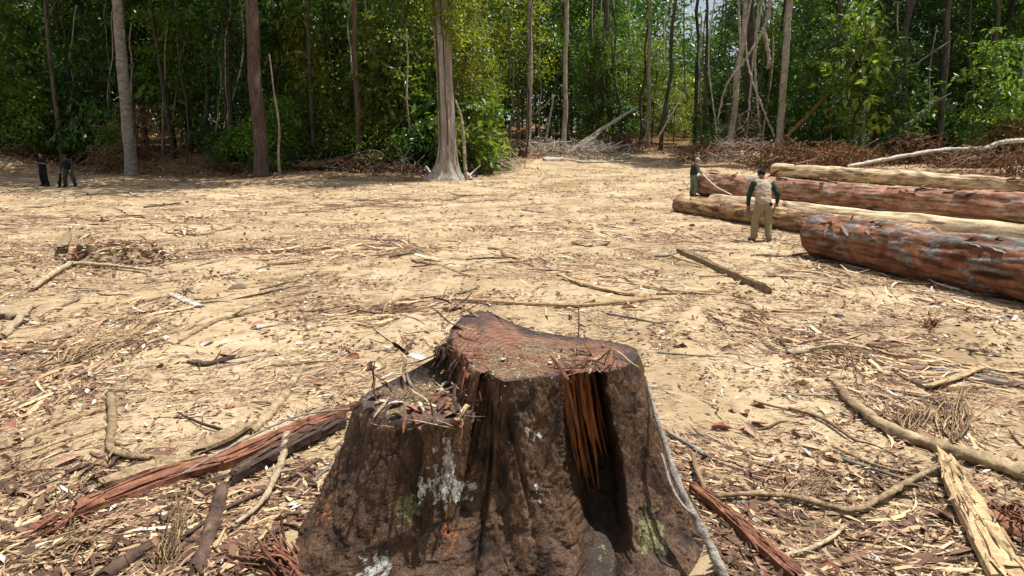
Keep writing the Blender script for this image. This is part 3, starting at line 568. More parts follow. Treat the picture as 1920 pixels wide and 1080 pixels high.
# ------------------------------------------------------------------ forest pieces (shared meshes)
def clump_tree(seed, h, r, n_cl, n_lf, lsz, low, trunk_r, flat=.55, cr=.9, branch=True, droop=-.35):
    """trunk mesh and crown mesh of one leafy tree; origin at its foot"""
    rg = np.random.RandomState(seed)
    tk = MB(); lean = rg.normal(0, .03 * h, 2)
    ax = np.array([[0, 0, -.3], [lean[0] * .3, lean[1] * .3, h * .33], [lean[0] * .6 + rg.normal(0, .05 * r), lean[1] * .6, h * .66], [lean[0], lean[1], h * .96]])
    Q = path(ax, 26); V_, F_ = tube(Q, [trunk_r * 1.35, trunk_r, trunk_r * .8, trunk_r * .55, trunk_r * .2], 8, 1, .15, seed=seed); tk.add(V_, F_)
    C, T_, O_ = [], [], []
    for _ in range(n_cl):
        f = low + (1 - low) * rg.rand() ** .85; zc = h * f
        prof = math.sin(min(1, max(.12, (f - low) / (1 - low))) * math.pi * .82 + .35); rad = r * max(.25, prof) * rg.uniform(.35, 1.0)
        a = rg.uniform(0, 6.283); i0 = min(25, int(f * 25)); c0 = Q[i0] + np.array([math.cos(a) * rad, math.sin(a) * rad, rg.normal(0, .06 * h)])
        sc = cr * rg.uniform(.55, 1.25); n = int(n_lf * rg.uniform(.6, 1.4))
        d = rg.normal(0, 1, (n, 3)) * np.array([sc, sc, sc * flat]) * .55; C.append(c0 + d); O_.append(d + np.array([math.cos(a), math.sin(a), 0]) * .3)
        T_.append(np.clip(rg.normal(.48, .24) + rg.normal(0, .12, n), 0, 1))
        if branch and rg.rand() < .8:
            s0 = Q[max(0, i0 - rg.randint(1, 5))]; V_, F_ = tube(path([s0, (s0 + c0) / 2 + [0, 0, .1 * rad], c0], 6), [trunk_r * .32, trunk_r * .08], 4); tk.add(V_, F_)
    C = np.concatenate(C); O_ = np.concatenate(O_); T_ = np.concatenate(T_); ok = C[:, 2] > .05; C, O_, T_ = C[ok], O_[ok], T_[ok]
    L = lsz * rg.uniform(.55, 1.35, len(C)); V_, F_ = leaves(C, L, L * rg.uniform(.34, .52, len(C)), rg, (droop, .5), O_)
    return tk.mesh('trunk', M['bark_dark']), mesh('crown', V_, F_, M['leaf_mid'], False, {'tint': np.repeat(T_, 4)})
BUSH = [clump_tree(100 + i, h, r, ncl, 42, lz, .02, .03, .7, .55) for i, (h, r, ncl, lz) in enumerate([(2.4, 1.3, 44, .22), (3.2, 1.5, 56, .20), (1.7, 1.2, 36, .24), (2.8, 1.1, 44, .27), (3.8, 1.7, 70, .20)])]
BUSH += [clump_tree(120, 3.4, 1.6, 40, 14, .55, .05, .035, .7, .6, droop=-.6), clump_tree(121, 4.6, 1.7, 48, 14, .48, .1, .04, .6, .7, droop=-.5)]
BIG = [clump_tree(130, 8, 1.9, 46, 20, .50, .2, .07, .35, .8, droop=-.45), clump_tree(131, 10, 2.2, 60, 20, .44, .25, .07, .35, .9, droop=-.4)]
UND = [clump_tree(200 + i, h, r, ncl, 46, lz, lo, .06, .5, .85) for i, (h, r, ncl, lz, lo) in enumerate([(7.5, 1.9, 62, .25, .12), (9.5, 2.3, 84, .23, .15), (6.2, 1.7, 50, .28, .10), (11.5, 2.5, 100, .24, .2), (8.5, 1.6, 60, .30, .15), (13, 2.4, 100, .26, .3)])]
CAN = [clump_tree(300 + i, h, r, ncl, 50, .42, lo, .12, .45, 1.5) for i, (h, r, ncl, lo) in enumerate([(19, 4.2, 84, .55), (23, 4.8, 100, .58), (17, 3.6, 74, .48), (25, 4.4, 96, .5)])]
def crown_only(seed, r, hgt, n_cl, n_lf, lsz):
    rg = np.random.RandomState(seed); C, T_ = [], []; br = MB()
    for _ in range(n_cl):
        d0 = rg.normal(0, 1, 3); d0 /= np.linalg.norm(d0); d0 *= rg.uniform(.35, 1.0); c0 = np.array([d0[0] * r, d0[1] * r, hgt * .5 + d0[2] * hgt * .5]); n = int(n_lf * rg.uniform(.6, 1.4))
        C.append(c0 + rg.normal(0, .5, (n, 3)) * np.array([1, 1, .5])); T_.append(np.clip(rg.normal(.45, .15) + rg.normal(0, .13, n), 0, 1))
        V_, F_ = tube(path([[0, 0, 0], c0 * .5 + [0, 0, -.3], c0], 6), [.09, .015], 5); br.add(V_, F_)
    C = np.concatenate(C); T_ = np.concatenate(T_); L = lsz * rg.uniform(.6, 1.3, len(C)); V_, F_ = leaves(C, L, L * .45, rg)
    return mesh('crown', V_, F_, M['leaf_mid'], False, {'tint': np.repeat(T_, 4)}), br.mesh('branches', M['bark_dark'])
CRN = [crown_only(400 + i, r, h_, n, 46, .36) for i, (r, h_, n) in enumerate([(3.2, 5, 44), (2.4, 4.2, 30), (4.0, 5.5, 60)])]

# ------------------------------------------------------------------ the trees one can tell apart
PL = [(-1e9, 'behind the two dark-clothed people'), (190, 'between the grey and reddish-brown trunks'), (500, 'between the reddish-brown trunk and the buttressed tree'), (870, 'between the buttressed tree and the white fallen stem'), (1180, 'behind the white fallen stem and path gap'), (1330, 'around the vine tangle'), (1500, 'above the log pile'), (1760, 'over the long bleached pole')]
def where(px): return [w_ for a_, w_ in PL if px >= a_][-1]
def tree(pxb, d, pxt, wpx, mat, label, name='forest_tree', pyb=None, crown=0, top=17.0, cs=1.0, wt=.75, flare=1.25, cm='leaf_mid', n=14, wig=.12, co=(0, 0, 0), group='trunks along the forest edge'):
    x = (pxb - 960) / FPX * d * .985; b0 = np.array([x, d, g1(x, d)]); t0 = at_y(pxt, 0, d)
    dirv = (t0 - b0) / (t0[2] - b0[2]); m = 60; zz_ = np.linspace(-.25, top - b0[2], m); P = b0 + dirv * zz_[:, None]
    sd_ = abs(pxb) * .37; wv = np.stack([fbm(np.stack([zz_ * .22 + sd_, zz_ * 0 + k_, zz_ * 0], 1), 2) for k_ in (0, 5)], 1) * wig * sst(0, 2.5, zz_)[:, None]
    P[:, :2] += wv; r0 = wpx * d / FPX / 2
    r_ = r0 * (1 + (flare - 1) * np.exp(-np.clip(zz_, 0, None) / .5)) * np.interp(zz_, [0, top], [1, wt * .8])
    V_, F_ = tube(P, r_, n, 1, .10, seed=sd_)
    root = empty(name, b0); tag(root, label, 'tree', group); link('trunk', mesh('trunk', V_ - b0, F_, mat, True), root)
    if crown is not None:
        cme, bme = CRN[crown]; o = link('crown', cme, root, P[-1] - b0 - np.array([0, 0, .8]) + np.array(co), (0, 0, rnd.uniform(0, 6)), cs); omat(o, M[cm]); link('branches', bme, o)
    return root, P, b0
tree(247, 37.4, 218, 21, M['bark_grey'], 'smooth pale grey trunk with ring marks rising behind the two dark-clothed people', crown=2, top=15, wt=.85, cm='leaf_dark', cs=1.5, co=(1.5, -2.0, 0))
tree(490, 35.2, 470, 25, M['bark_brown'], 'thick straight reddish-brown trunk with rough bark', crown=2, top=16, wt=.9, cm='leaf_dark', cs=1.5, co=(1.5, -2.0, 0))
tree(525, 43, 516, 13, M['bark_dark'], 'dark mossy trunk just behind the reddish-brown trunk', crown=1, top=17, cm='leaf_dark')
tree(383, 43, 397, 9, M['bark_dark'], 'slim dark trunk between the grey and reddish-brown trunks', crown=1, top=15, wig=.3, cm='leaf_dark')
tree(30, 44, 18, 10, M['bark_dark'], 'slim shaded trunk behind the two dark-clothed people', crown=1, top=16, cm='leaf_dark')
tree(524, 35.0, 500, 5, M['bark_pale'], 'thin crooked pale sapling beside the reddish-brown trunk', crown=None, top=6.5, wig=.25, wt=.5)
tree(673, 38, 665, 11, M['bark_brown'], 'slim brown trunk standing over the fallen mossy log', crown=0, top=16)
tree(990, 54, 995, 11, M['bark_pale'], 'pale slender trunk by the small cut stump', crown=0, top=21, cm='leaf_mid', wt=1.0)
tree(1056, 51, 1063, 9.5, M['bark_pale'], 'pale straight pole-like trunk at the start of the white fallen stem', crown=1, top=17, cs=.8, wt=.9)
tree(1212, 57, 1219, 7, M['bark_pale'], 'slim pale trunk rising above the white fallen stem tip', crown=1, top=22)
tree(1236, 55, 1268, 7.5, M['bark_dark'], 'slim grey trunk leaning over the path gap', crown=1, top=20, wig=.4)
tree(1362, 47, 1400, 10.5, M['bark_pale'], 'pale leaning trunk to the near side of the vine tangle', crown=0, top=20, wig=.2, cm='leaf_dark')
tree(1398, 50, 1407, 15, M['bark_dark'], 'broad brown trunk draped with hanging vines', crown=2, top=21, flare=1.7, cm='leaf_dark')
tree(1457, 46, 1480, 12.5, M['bark_pale'], 'pale banded trunk behind the far end of the peeled log', crown=0, top=20, wt=.95, cm='leaf_dark')
tree(1556, 50, 1575, 10, M['bark_dark'], 'dark upright trunk behind the leaning yellow pole', crown=1, top=20, cm='leaf_dark')
tree(1628, 43, 1712, 11, M['bark_dark'], 'grey trunk leaning steeply above the red-brown brush', crown=1, top=15, wig=.3, cm='leaf_dark')
tree(1757, 45, 1780, 11, M['bark_dark'], 'grey trunk with pale patches above the long bleached pole', crown=2, top=18, wig=.3, cm='leaf_dark')
tree(1612, 42, 1640, 6, M['bark_pale'], 'short pale dead stub among the red-brown brush', crown=None, top=4.4, wt=.8)
tree(1690, 48, 1700, 8, M['bark_dark'], 'thin dark trunk between the two leaning grey trunks', crown=1, top=18, cm='leaf_dark')
for pxb, d, pxt, w_, mt in [(700, 46, 699, 7, 'bark_pale'), (716, 41, 712, 5, 'bark_dark'), (755, 39, 750, 5, 'bark_dark'), (802, 42, 795, 6, 'bark_dark'), (875, 44, 872, 4.5, 'bark_pale'), (893, 47, 890, 7, 'bark_pale'), (920, 44, 898, 6, 'bark_dark'),
                            (972, 60, 972, 7, 'bark_pale'), (1100, 62, 1110, 9, 'bark_dark'), (1140, 60, 1135, 12, 'bark_dark'), (1178, 64, 1180, 8, 'bark_pale'), (1300, 58, 1310, 7, 'bark_dark'), (1330, 56, 1322, 6, 'bark_dark'), (620, 44, 612, 7, 'bark_dark'), (590, 47, 580, 6, 'bark_dark'),
                            (440, 48, 436, 8, 'bark_dark'), (330, 50, 335, 8, 'bark_dark'), (110, 48, 104, 8, 'bark_dark'), (-40, 46, -60, 12, 'bark_grey'), (1850, 48, 1870, 10, 'bark_dark'), (1960, 46, 2000, 14, 'bark_grey'), (640, 52, 640, 9, 'bark_pale'), (770, 55, 772, 8, 'bark_pale'), (845, 58, 842, 9, 'bark_dark')]:
    tree(pxb, d, pxt, w_, M[mt], 'thin ' + ('pale' if mt == 'bark_pale' else 'grey' if mt == 'bark_grey' else 'dark') + ' ' + ('arm-thick' if w_ < 6.5 else 'medium' if w_ < 9 else 'stout') + ' inner trunk ' + where(pxb), crown=rnd.choice([0, 1]), top=rnd.uniform(15, 20) + max(0, d - 45) * .35, wig=.3, n=8, group='thin trunks inside the forest', cm=rnd.choice(['leaf_mid', 'leaf_dark']))

_rt = random.Random(5)
for k in range(54):
    px = _rt.choice([_rt.uniform(560, 960), _rt.uniform(960, 1330), _rt.uniform(1300, 1900), _rt.uniform(40, 560)]); d = float(np.interp(px, _epx, _edd)) + _rt.uniform(1.0, 9); pale = _rt.random() < .62; w_ = _rt.uniform(2.2, 5.0)
    tree(px, d, px + _rt.gauss(0, 16), w_, M['bark_pale' if pale else 'bark_dark'], ('pale' if pale else 'dark') + (' very thin' if w_ < 3.4 else ' thin') + ' bare sapling stem ' + where(px), 'sapling', crown=None, top=_rt.uniform(8, 14), wig=.45, n=6, wt=.6, group='bare sapling stems in the forest')

# the fluted, buttressed tree
d = 34.2; x = (838 - 960) / FPX * d * .985; b0 = np.array([x, d, g1(x, d)]); root = empty('buttressed_tree', b0)
tag(root, 'big pale fluted tree with flared buttress roots and clinging vines', 'tree', 'trunks along the forest edge')
m, n = 120, 56; zz_ = np.linspace(-.2, 15, m); a = np.linspace(0, 6.28319, n, endpoint=False); t0 = at_y(826, 0, d) - b0
cx = np.interp(zz_, [0, 2.5, 15], [0, .08, t0[0] / t0[2] * 15]); rbase = np.interp(zz_, [-.2, 0, .4, 1.0, 2.2, 5, 8, 9.5, 15], [.80, .72, .56, .48, .42, .36, .38, .46, .36])
fl = np.array([max(0, math.cos((t_ - 3.6) / 1)) ** 6 for t_ in a]) * 1.0 + np.array([max(0, math.cos(t_ - 5.2)) ** 8 for t_ in a]) * .5 + np.array([max(0, math.cos(t_ - 0.2)) ** 8 for t_ in a]) * .3
q = np.stack([np.tile(np.cos(a) * 1.4, m), np.tile(np.sin(a) * 1.4, m), np.repeat(zz_ * .16, n)], 1)
flu = .11 * fbm(q * 2.2, 3).reshape(m, n) + .06 * np.sin(a * 9 + zz_[:, None] * .35)
rr_ = rbase[:, None] * (1 + flu) + fl[None] * .75 * np.exp(-np.clip(zz_, 0, None) / .55)[:, None]
V_ = np.stack([cx[:, None] + np.cos(a) * rr_, np.sin(a) * rr_, np.repeat(zz_[:, None], n, 1)], -1).reshape(-1, 3)
i_ = np.arange(m - 1)[:, None] * n; j_ = np.arange(n)[None]; k_ = (j_ + 1) % n
link('trunk', mesh('trunk', V_, np.stack([i_ + j_, i_ + k_, i_ + n + k_, i_ + n + j_], -1).reshape(-1, 4), M['bark_buttress'], True), root)
o = link('crown', CRN[2][0], root, (cx[-1], 0, 14.2)); link('branches', CRN[2][1], o); omat(o, M['leaf_yellow'])
for i2 in range(7):
    th = rnd.uniform(3.2, 6.2); zs = np.linspace(rnd.uniform(.2, 4), rnd.uniform(8, 14), 22); th_ = th + np.cumsum([rnd.gauss(0, .07) for _ in zs])
    P = np.stack([np.interp(zs, zz_, cx) + np.cos(th_) * (np.interp(zs, zz_, rbase) * 1.1 + .02), np.sin(th_) * (np.interp(zs, zz_, rbase) * 1.1 + .02), zs], 1); V_, F_ = tube(P, rnd.uniform(.018, .035), 5)
    link('climbing_vine', mesh('climbing_vine', V_, F_, M['bark_pale'] if i2 % 2 else M['bark_dark'], True), root)
rg = np.random.RandomState(5); C = np.concatenate([np.array([cx[60] + dx, dy - .3, hz_]) + rg.normal(0, .3, (260, 3)) * [1, 1, 1.2] for dx, dy, hz_ in [(.4, -.2, 7.6), (-.35, 0, 8.2), (.5, 0, 8.8), (.2, -.3, 9.6), (.7, .1, 7.0), (-.5, 0, 9.4)]])
V_, F_ = leaves(C, .24, .10, rg); link('climbing_leaves', mesh('climbing_leaves', V_, F_, M['leaf_yellow'], False, {'tint': np.repeat(np.clip(rg.normal(.4, .2, len(C)), 0, 1), 4)}), root)
# prop root to its right
P = np.array([b0 + [.55, -.1, 4.0], b0 + [.85, -.2, 3.0], b0 + [.95, -.25, 1.6], b0 + [1.02, -.3, -.1]]); stick('hanging_root', P, [3, 5, 6, 5], M['bark_pale'], 'crooked pale hanging root beside the buttressed tree', 'root', world=True)

# ------------------------------------------------------------------ understorey, canopy and the wood behind
def zone_mat(px, deep=False):
    u = rnd.random()
    if px < 430: return 'leaf_dark' if u < .62 else 'leaf_mid'
    if px < 640: return 'leaf_dark' if u < .4 else 'leaf_mid' if u < .85 else 'leaf_yellow'
    if px < 1000: return 'leaf_yellow' if u < .30 else 'leaf_mid' if u < .8 else 'leaf_dark'
    if px < 1330: return 'leaf_mid' if u < .6 else 'leaf_yellow' if u < .78 else 'leaf_dark'
    return 'leaf_dark' if u < .6 else 'leaf_mid' if u < .93 else 'leaf_yellow'
CN = {'leaf_dark': 'dark green', 'leaf_mid': 'fresh green', 'leaf_yellow': 'yellow-green', 'leaf_dead': 'dead brown'}
US = ['slender', 'bushy', 'short', 'lanky', 'large-leaved', 'high-crowned']
SZ = {0: 'low', 1: 'rounded', 2: 'small', 3: 'broad-leaved', 4: 'tall', 5: 'drooping', 6: 'large-leaved'}
def plant(kind, px, d, vi, s, mt, nm, lab, cat, grp):
    x = (px - 960) / FPX * d * .985; loc = (x, d, g1(x, d) - .02); root = empty(nm, loc, rnd.uniform(0, 6.28)); root.scale = (s, s, s * rnd.uniform(.9, 1.15))
    tag(root, lab, cat, grp); tm, cm = kind[vi]; link('trunk' if cat == 'tree' else 'stems', tm, root); o = link('crown' if cat == 'tree' else 'foliage', cm, root); omat(o, M[mt]); return root
for row, (off, sp, kind, sa, sb) in enumerate([(1.6, 52, BUSH, .7, 1.1), (3.2, 62, BUSH, .9, 1.35), (4.2, 120, UND, .7, 1.0), (6.5, 95, UND, .8, 1.15), (9.5, 85, UND, .9, 1.25), (13.5, 80, UND, 1.0, 1.4), (18.5, 85, UND, 1.1, 1.5), (24, 95, UND, 1.2, 1.6)]):
    px = -330 - rnd.uniform(0, 40)
    while px < 2260:
        px += sp * rnd.uniform(.65, 1.35); d = float(np.interp(px, _epx, _edd)) + off + rnd.uniform(-.7, .9)
        s0, s1 = sa, sb
        if 1225 < px < 1292 and row < 3: continue
        if 270 < px < 365 and row < 2: continue
        if 930 < px < 1210 and row == 0: continue
        if 940 < px < 1080 and row < 4: continue
        if 1290 < px < 1345 and row >= 3 and kind is UND and rnd.random() < .4: continue
        mt = zone_mat(px); vi = rnd.randrange(len(kind))
        if 1235 < px < 1360 and row >= 4: s0, s1 = .55, .75
        if kind is BUSH: plant(kind, px, d, vi, rnd.uniform(s0, s1), mt, 'forest_shrub', f'{SZ[vi]} {CN[mt]} edge shrub {where(px)}', 'shrub', 'shrubs along the forest edge')
        else: plant(kind, px, d, vi, rnd.uniform(s0, s1), mt, 'understorey_tree', f'{US[vi]} {CN[mt]} {"outer" if off < 8 else "inner"} tree {where(px)}', 'tree', 'leafy understorey trees')
for off, sp in [(8, 250), (13, 230), (19, 220), (26, 200)]:
    px = -420
    while px < 2350:
        px += sp * rnd.uniform(.7, 1.3)
        if 1190 < px < 1410: continue
        if 560 < px < 1330 and off < 10: continue
        if 560 < px < 1400 and off < 22 and rnd.random() < .6: continue
        d = float(np.interp(px, _epx, _edd)) + off + rnd.uniform(-2, 2); mt = zone_mat(px)
        plant(CAN, px, d, rnd.randrange(4), rnd.uniform(.85, 1.15), mt, 'canopy_tree', f'tall {CN[mt]} {"outer" if off < 15 else "inner"} canopy tree {where(px)}', 'tree', 'tall canopy trees')
for px, d, vi in [(120, 42, 0), (330, 41.5, 1), (440, 40, 2), (590, 39.5, 0)]:
    plant(CAN, px, d, vi, 1.0, 'leaf_dark', 'canopy_tree', f'tall dark green edge canopy tree {where(px)}' + (' nearest the reddish-brown trunk' if px == 440 else ''), 'tree', 'tall canopy trees')
for px, d, mt in [(1590, 42, 'leaf_mid'), (1665, 41.5, 'leaf_dark'), (1830, 38, 'leaf_mid'), (1895, 39, 'leaf_mid'), (1540, 46, 'leaf_mid'), (330, 44, 'leaf_mid'), (60, 43, 'leaf_mid'), (160, 43.5, 'leaf_dark'), (585, 41, 'leaf_yellow'), (720, 39, 'leaf_yellow'), (1110, 57, 'leaf_mid'), (780, 40, 'leaf_mid'), (1980, 40, 'leaf_mid'), (-60, 42, 'leaf_mid')]:
    plant(BIG, px, d, rnd.randrange(2), rnd.uniform(.75, 1.05), mt, 'large_leaved_tree', f'{CN[mt]} tree with big drooping leaves {where(px)}', 'tree', 'large-leaved trees at the forest edge')
# the clearing is ringed by forest: the trees at the photographer's back
for k in range(26):
    x_ = -38 + k * 3.0 + rnd.uniform(-1, 1); y_ = -9 - rnd.uniform(0, 9) - .10 * abs(x_) * 0; mt = rnd.choice(['leaf_dark', 'leaf_mid']); kd = CAN if k % 2 else UND; vi = rnd.randrange(len(kd)); root = empty('canopy_tree' if k % 2 else 'understorey_tree', (x_, y_, g1(x_, y_)), rnd.uniform(0, 6)); tm, cm = kd[vi]; link('trunk', tm, root); o = link('crown', cm, root); omat(o, M[mt])
    tag(root, f'{"tall" if k % 2 else "leafy"} {CN[mt]} tree on the near side of the clearing', 'tree', 'trees on the near side of the clearing')
rg = np.random.RandomState(77); Cs, Ts, Ls = [], [], []
for y0, y1, ncl, nlf, lz in [(70, 84, 1500, 46, .55), (84, 100, 1500, 40, .8), (100, 112, 1200, 36, 1.2)]:
    cx_ = rg.uniform(-105, 105, ncl); cy_ = rg.uniform(y0, y1, ncl); az = np.degrees(np.arctan2(cx_, cy_))
    ht = 25 + 3 * np.sin(cx_ * .23) + 2 * np.sin(cx_ * .61 + 1) - 12 * np.exp(-((cx_ - cy_ * .288) / (cy_ * .034)) ** 2)
    cz_ = ht * rg.rand(ncl) ** .8
    for k in range(ncl):
        n = int(nlf * rg.uniform(.6, 1.4)); Cs.append(np.array([cx_[k], cy_[k], cz_[k] + 1.5]) + rg.normal(0, 1, (n, 3)) * [1.3, 1.3, .8]); Ts.append(np.clip(rg.normal(.45, .2) + rg.normal(0, .12, n), 0, 1)); Ls.append(lz * rg.uniform(.6, 1.3, n))
Cs, Ts, Ls = np.concatenate(Cs), np.concatenate(Ts), np.concatenate(Ls)
V_, F_ = leaves(Cs, Ls, Ls * .5, rg); tag(link('far_forest', mesh('far_forest', V_, F_, M['leaf_far'], False, {'tint': np.repeat(Ts, 4)})), 'dense far forest closing off the clearing behind the trunks', 'forest', kind='stuff')

# ------------------------------------------------------------------ fallen stems, brush and vines at the forest edge
def stem(pts, w, mat, label, name='fallen_branch', cat='branch', group=None, **kw):
    """pts: (px, py, depth) -> world"""
    P = np.array([at_y(a, b, d) for a, b, d in pts])
    for p in P: p[2] = max(p[2], g1(p[0], p[1]) + .02)
    return stick(name, P, w, mat, label, cat, group, world=True, **kw)
stem([(1048, 300, 51), (1066, 286, 51.5), (1110, 255, 52), (1160, 222, 52.5), (1195, 200, 53)], [12, 10, 9, 7, 4], M['bleached'], 'long white split stem leaning up out of the branch pile', 'fallen_tree', 'fallen tree')
stem([(1062, 291, 51.2), (1098, 268, 51.6), (1128, 247, 52)], [7, 6, 3], M['bleached'], 'short white slat split from the leaning white stem')
stem([(1020, 315, 47), (1040, 306, 47.2), (1056, 300, 47.5)], [14, 12, 9], M['bleached'], 'thick broken white stub below the pole-like trunk')
stem([(1058, 302, 48), (1080, 312, 47), (1110, 314, 46.5), (1145, 308, 46.5), (1175, 305, 47)], [4, 6, 6, 6, 5], M['bleached'], 'low curved white branch lying across the branch pile')
stem([(1085, 318, 46), (1110, 316, 46), (1130, 319, 45.8)], [6, 5, 3], M['tan_stick'], 'tan branch piece under the low white branch')
stem([(1085, 293, 49), (1100, 292, 49), (1112, 298, 48.8), (1120, 305, 48.5)], [4, 6, 6, 4], M['bleached'], 'hooked white branch in the middle of the branch pile')
stem([(1155, 303, 48), (1165, 292, 48.3), (1180, 290, 48.5)], [5, 5, 6], M['bleached'], 'forked pale branch at the far end of the branch pile')
stem([(1120, 285, 50), (1150, 276, 50.3), (1190, 270, 50.6)], [4, 4, 2], M['grey_stick'], 'thin grey branch rising past the branch pile')
stem([(1006, 272, 54), (1030, 268, 54), (1048, 266, 54)], [4, 4, 3], M['bleached'], 'straight pale stick behind the pole-like trunk')
stem([(955, 235, 55), (1000, 215, 54.5), (1025, 195, 54), (1037, 178, 54)], [4, 4, 3, 3], M['grey_stick'], 'bent grey branch crossing the pale slender trunk')
stem([(1023, 268, 54), (1030, 225, 54), (1038, 180, 54)], [4, 4, 3], M['bleached'], 'thin white dead stem behind the slender trunks')
stem([(1230, 265, 52), (1255, 222, 52), (1290, 160, 52)], [3, 3, 2], M['bleached'], 'thin straight white stick leaning by the path gap')
stem([(1475, 256, 45), (1540, 190, 45.5), (1590, 130, 46), (1645, 48, 46.5)], [7, 7, 6, 5], M['bark_moss'], 'long yellow-brown pole leaning across the dark trees', 'leaning_pole', 'pole')
stem([(1590, 312, 34), (1680, 295, 34.5), (1760, 282, 35), (1815, 279, 35.5), (1845, 278, 35.8), (1880, 266, 36), (1935, 261, 36.3), (2010, 245, 37)], [6, 7, 7, 7, 7, 8, 8, 6], M['bleached'], 'long bleached pole propped across the brush behind the logs', 'fallen_tree', 'fallen tree')
stem([(1840, 284, 35.8), (1862, 272, 36), (1890, 262, 36.2)], [3, 3, 2], M['grey_stick'], 'thin fork of grey branch beside the bleached pole')
stem([(1280, 310, 32), (1320, 311, 32.4), (1372, 309, 33), (1400, 313, 33)], [5, 7, 8, 5], M['tan_stick'], 'tan crooked log piece behind the far measuring person')
stem([(1700, 235, 43), (1735, 208, 43), (1750, 190, 43)], [8, 9, 8], M['grey_stick'], 'broken grey stub slanting up beside a leaning trunk')
stem([(1660, 165, 43), (1720, 118, 42.5), (1780, 78, 42)], [3, 3, 2], M['grey_stick'], 'thin branch arching between leaning trunks over the logs')
stem([(560, 312, 38.5), (600, 308, 38.5), (640, 298, 39), (650, 294, 39)], [14, 17, 14, 8], M['bark_moss'], 'mossy orange-brown rotten log on the shaded forest floor', 'fallen_tree', 'fallen tree')
stem([(612, 272, 40), (640, 268, 40), (660, 258, 40), (664, 245, 40)], [5, 7, 8, 6], M['grey_stick'], 'grey upturned branch above the mossy rotten log')
stem([(676, 273, 40.5), (695, 274, 40.5), (712, 266, 40.5)], [11, 12, 10], M['bleached'], 'sunlit pale log end between slim brown trunks')
stem([(592, 230, 42), (622, 244, 41.5), (652, 258, 41)], [4, 4, 3], M['bleached'], 'straight pale pole slanting down onto the grey branch')
stem([(735, 248, 39), (760, 218, 39), (776, 196, 39)], [4, 3, 2], M['bleached'], 'thin pale stick leaning in the bushes before the buttressed tree')
stem([(798, 313, 35.4), (806, 322, 35.2), (814, 334, 35)], [5, 5, 5], M['bleached'], 'short pale broken stick against the buttress root')
stem([(872, 325, 35.2), (880, 333, 35), (884, 340, 34.6)], [12, 10, 6], M['bleached'], 'pale lump of root beside the buttressed tree')
stem([(635, 345, 33.2), (680, 347, 33), (715, 350, 32.8)], [3, 4, 3], M['grey_stick'], 'long thin grey stick at the shaded forest foot')
stem([(890, 355, 31), (915, 352, 31), (925, 355, 31)], [5, 4, 3], M['bleached'], 'pale curved stick on soil near the buttressed tree')
stem([(890, 280, 42), (915, 297, 41), (948, 314, 40)], [3, 4, 5], M['red_bark'], 'reddish torn branch sloping down beside the sunlit bushes')
stem([(962, 252, 52), (982, 243, 52), (1000, 234, 52)], [4, 5, 3], M['red_bark'], 'red-brown slab of bark hanging by the slender trunk')
def brush(px, d, wd, hgt, nt, nl, label, seed, tm='brown_twig', lm='leaf_dead'):
    rg = np.random.RandomState(seed); x0 = (px - 960) / FPX * d * .985; b0 = np.array([x0, d, g1(x0, d)]); root = empty('brush_pile', b0); tag(root, label, 'brush pile')
    mb = MB()
    for _ in range(nt):
        c = np.array([rg.normal(0, wd * .33), rg.normal(0, .8), 0]); c[2] = g1(x0 + c[0], d + c[1]) - b0[2] + rg.uniform(0, hgt) * math.exp(-(c[0] / wd) ** 2)
        a = rg.uniform(0, 6.28); ln = rg.uniform(.5, 2.2); e_ = rg.normal(.15, .4); dr = np.array([math.cos(a), math.sin(a) * .6, e_])
        V_, F_ = tube(path([c - dr * ln * .5 + [0, 0, .08], c + rg.normal(0, .12, 3), c + dr * ln * .5], 7), [rg.uniform(.012, .035), .006], 4); mb.add(V_, F_, rg.rand())
    tag(link('twigs', mb.mesh('twigs', M[tm], True), root), kind='stuff')
    if nl:
        C = np.stack([rg.normal(0, wd * .33, nl), rg.normal(-.1, .8, nl), np.zeros(nl)], 1); C[:, 2] = G(x0 + C[:, 0], d + C[:, 1]) - b0[2] + rg.rand(nl) ** 1.2 * hgt * np.exp(-(C[:, 0] / wd) ** 2)
        V_, F_ = leaves(C, rg.uniform(.14, .3, nl), rg.uniform(.05, .11, nl), rg, (-.6, .6)); cl = np.repeat(np.clip(.45 + .35 * pn(C * 1.4 + seed) + rg.normal(0, .15, nl), 0, 1), 4)
        o = link('withered_leaves', mesh('withered_leaves', V_, F_, M[lm], False, {'tint': cl}), root); tag(o, kind='stuff')
brush(205, 39.0, 2.2, 1.6, 70, 500, 'tangled heap of withered twigs beside the smooth grey trunk', 1)
brush(275, 42, 3.4, 3.4, 80, 1400, 'withered rust-coloured bush behind the smooth grey trunk', 2)
brush(60, 41.5, 3.4, .6, 40, 600, 'low line of dead leaves behind the two dark-clothed people', 3)
brush(420, 39.5, 2, .7, 40, 300, 'dark twig heap in shade between the big trunks', 4, lm='leaf_dead')
brush(585, 39.2, 3.4, 1.1, 100, 260, 'tangle of grey branches around the mossy rotten log', 5, 'grey_stick')
brush(690, 37.4, 2.6, 1.1, 70, 700, 'brown leaf heap at the foot of the slim brown trunk', 6, 'grey_stick')
brush(760, 35.6, 2.6, .5, 50, 700, 'low litter bank before the buttressed tree', 7, 'grey_stick')
brush(930, 41.5, 3, 1.0, 110, 300, 'sunlit twig heap between bushes and the small cut stump', 8, 'bleached')
brush(1010, 50, 4, 1.2, 130, 250, 'bleached branch heap around the pale slender trunk', 9, 'bleached')
brush(1105, 49, 5, 1.1, 230, 400, 'wide pile of bleached branches under the leaning white stem', 10, 'bleached')
brush(1170, 53, 4, 1.6, 90, 600, 'dry scrub behind the pile of bleached branches', 11)
brush(1310, 44, 3.2, 1.0, 110, 500, 'loose dry brush on the soil bank by the path', 12, 'tan_stick')
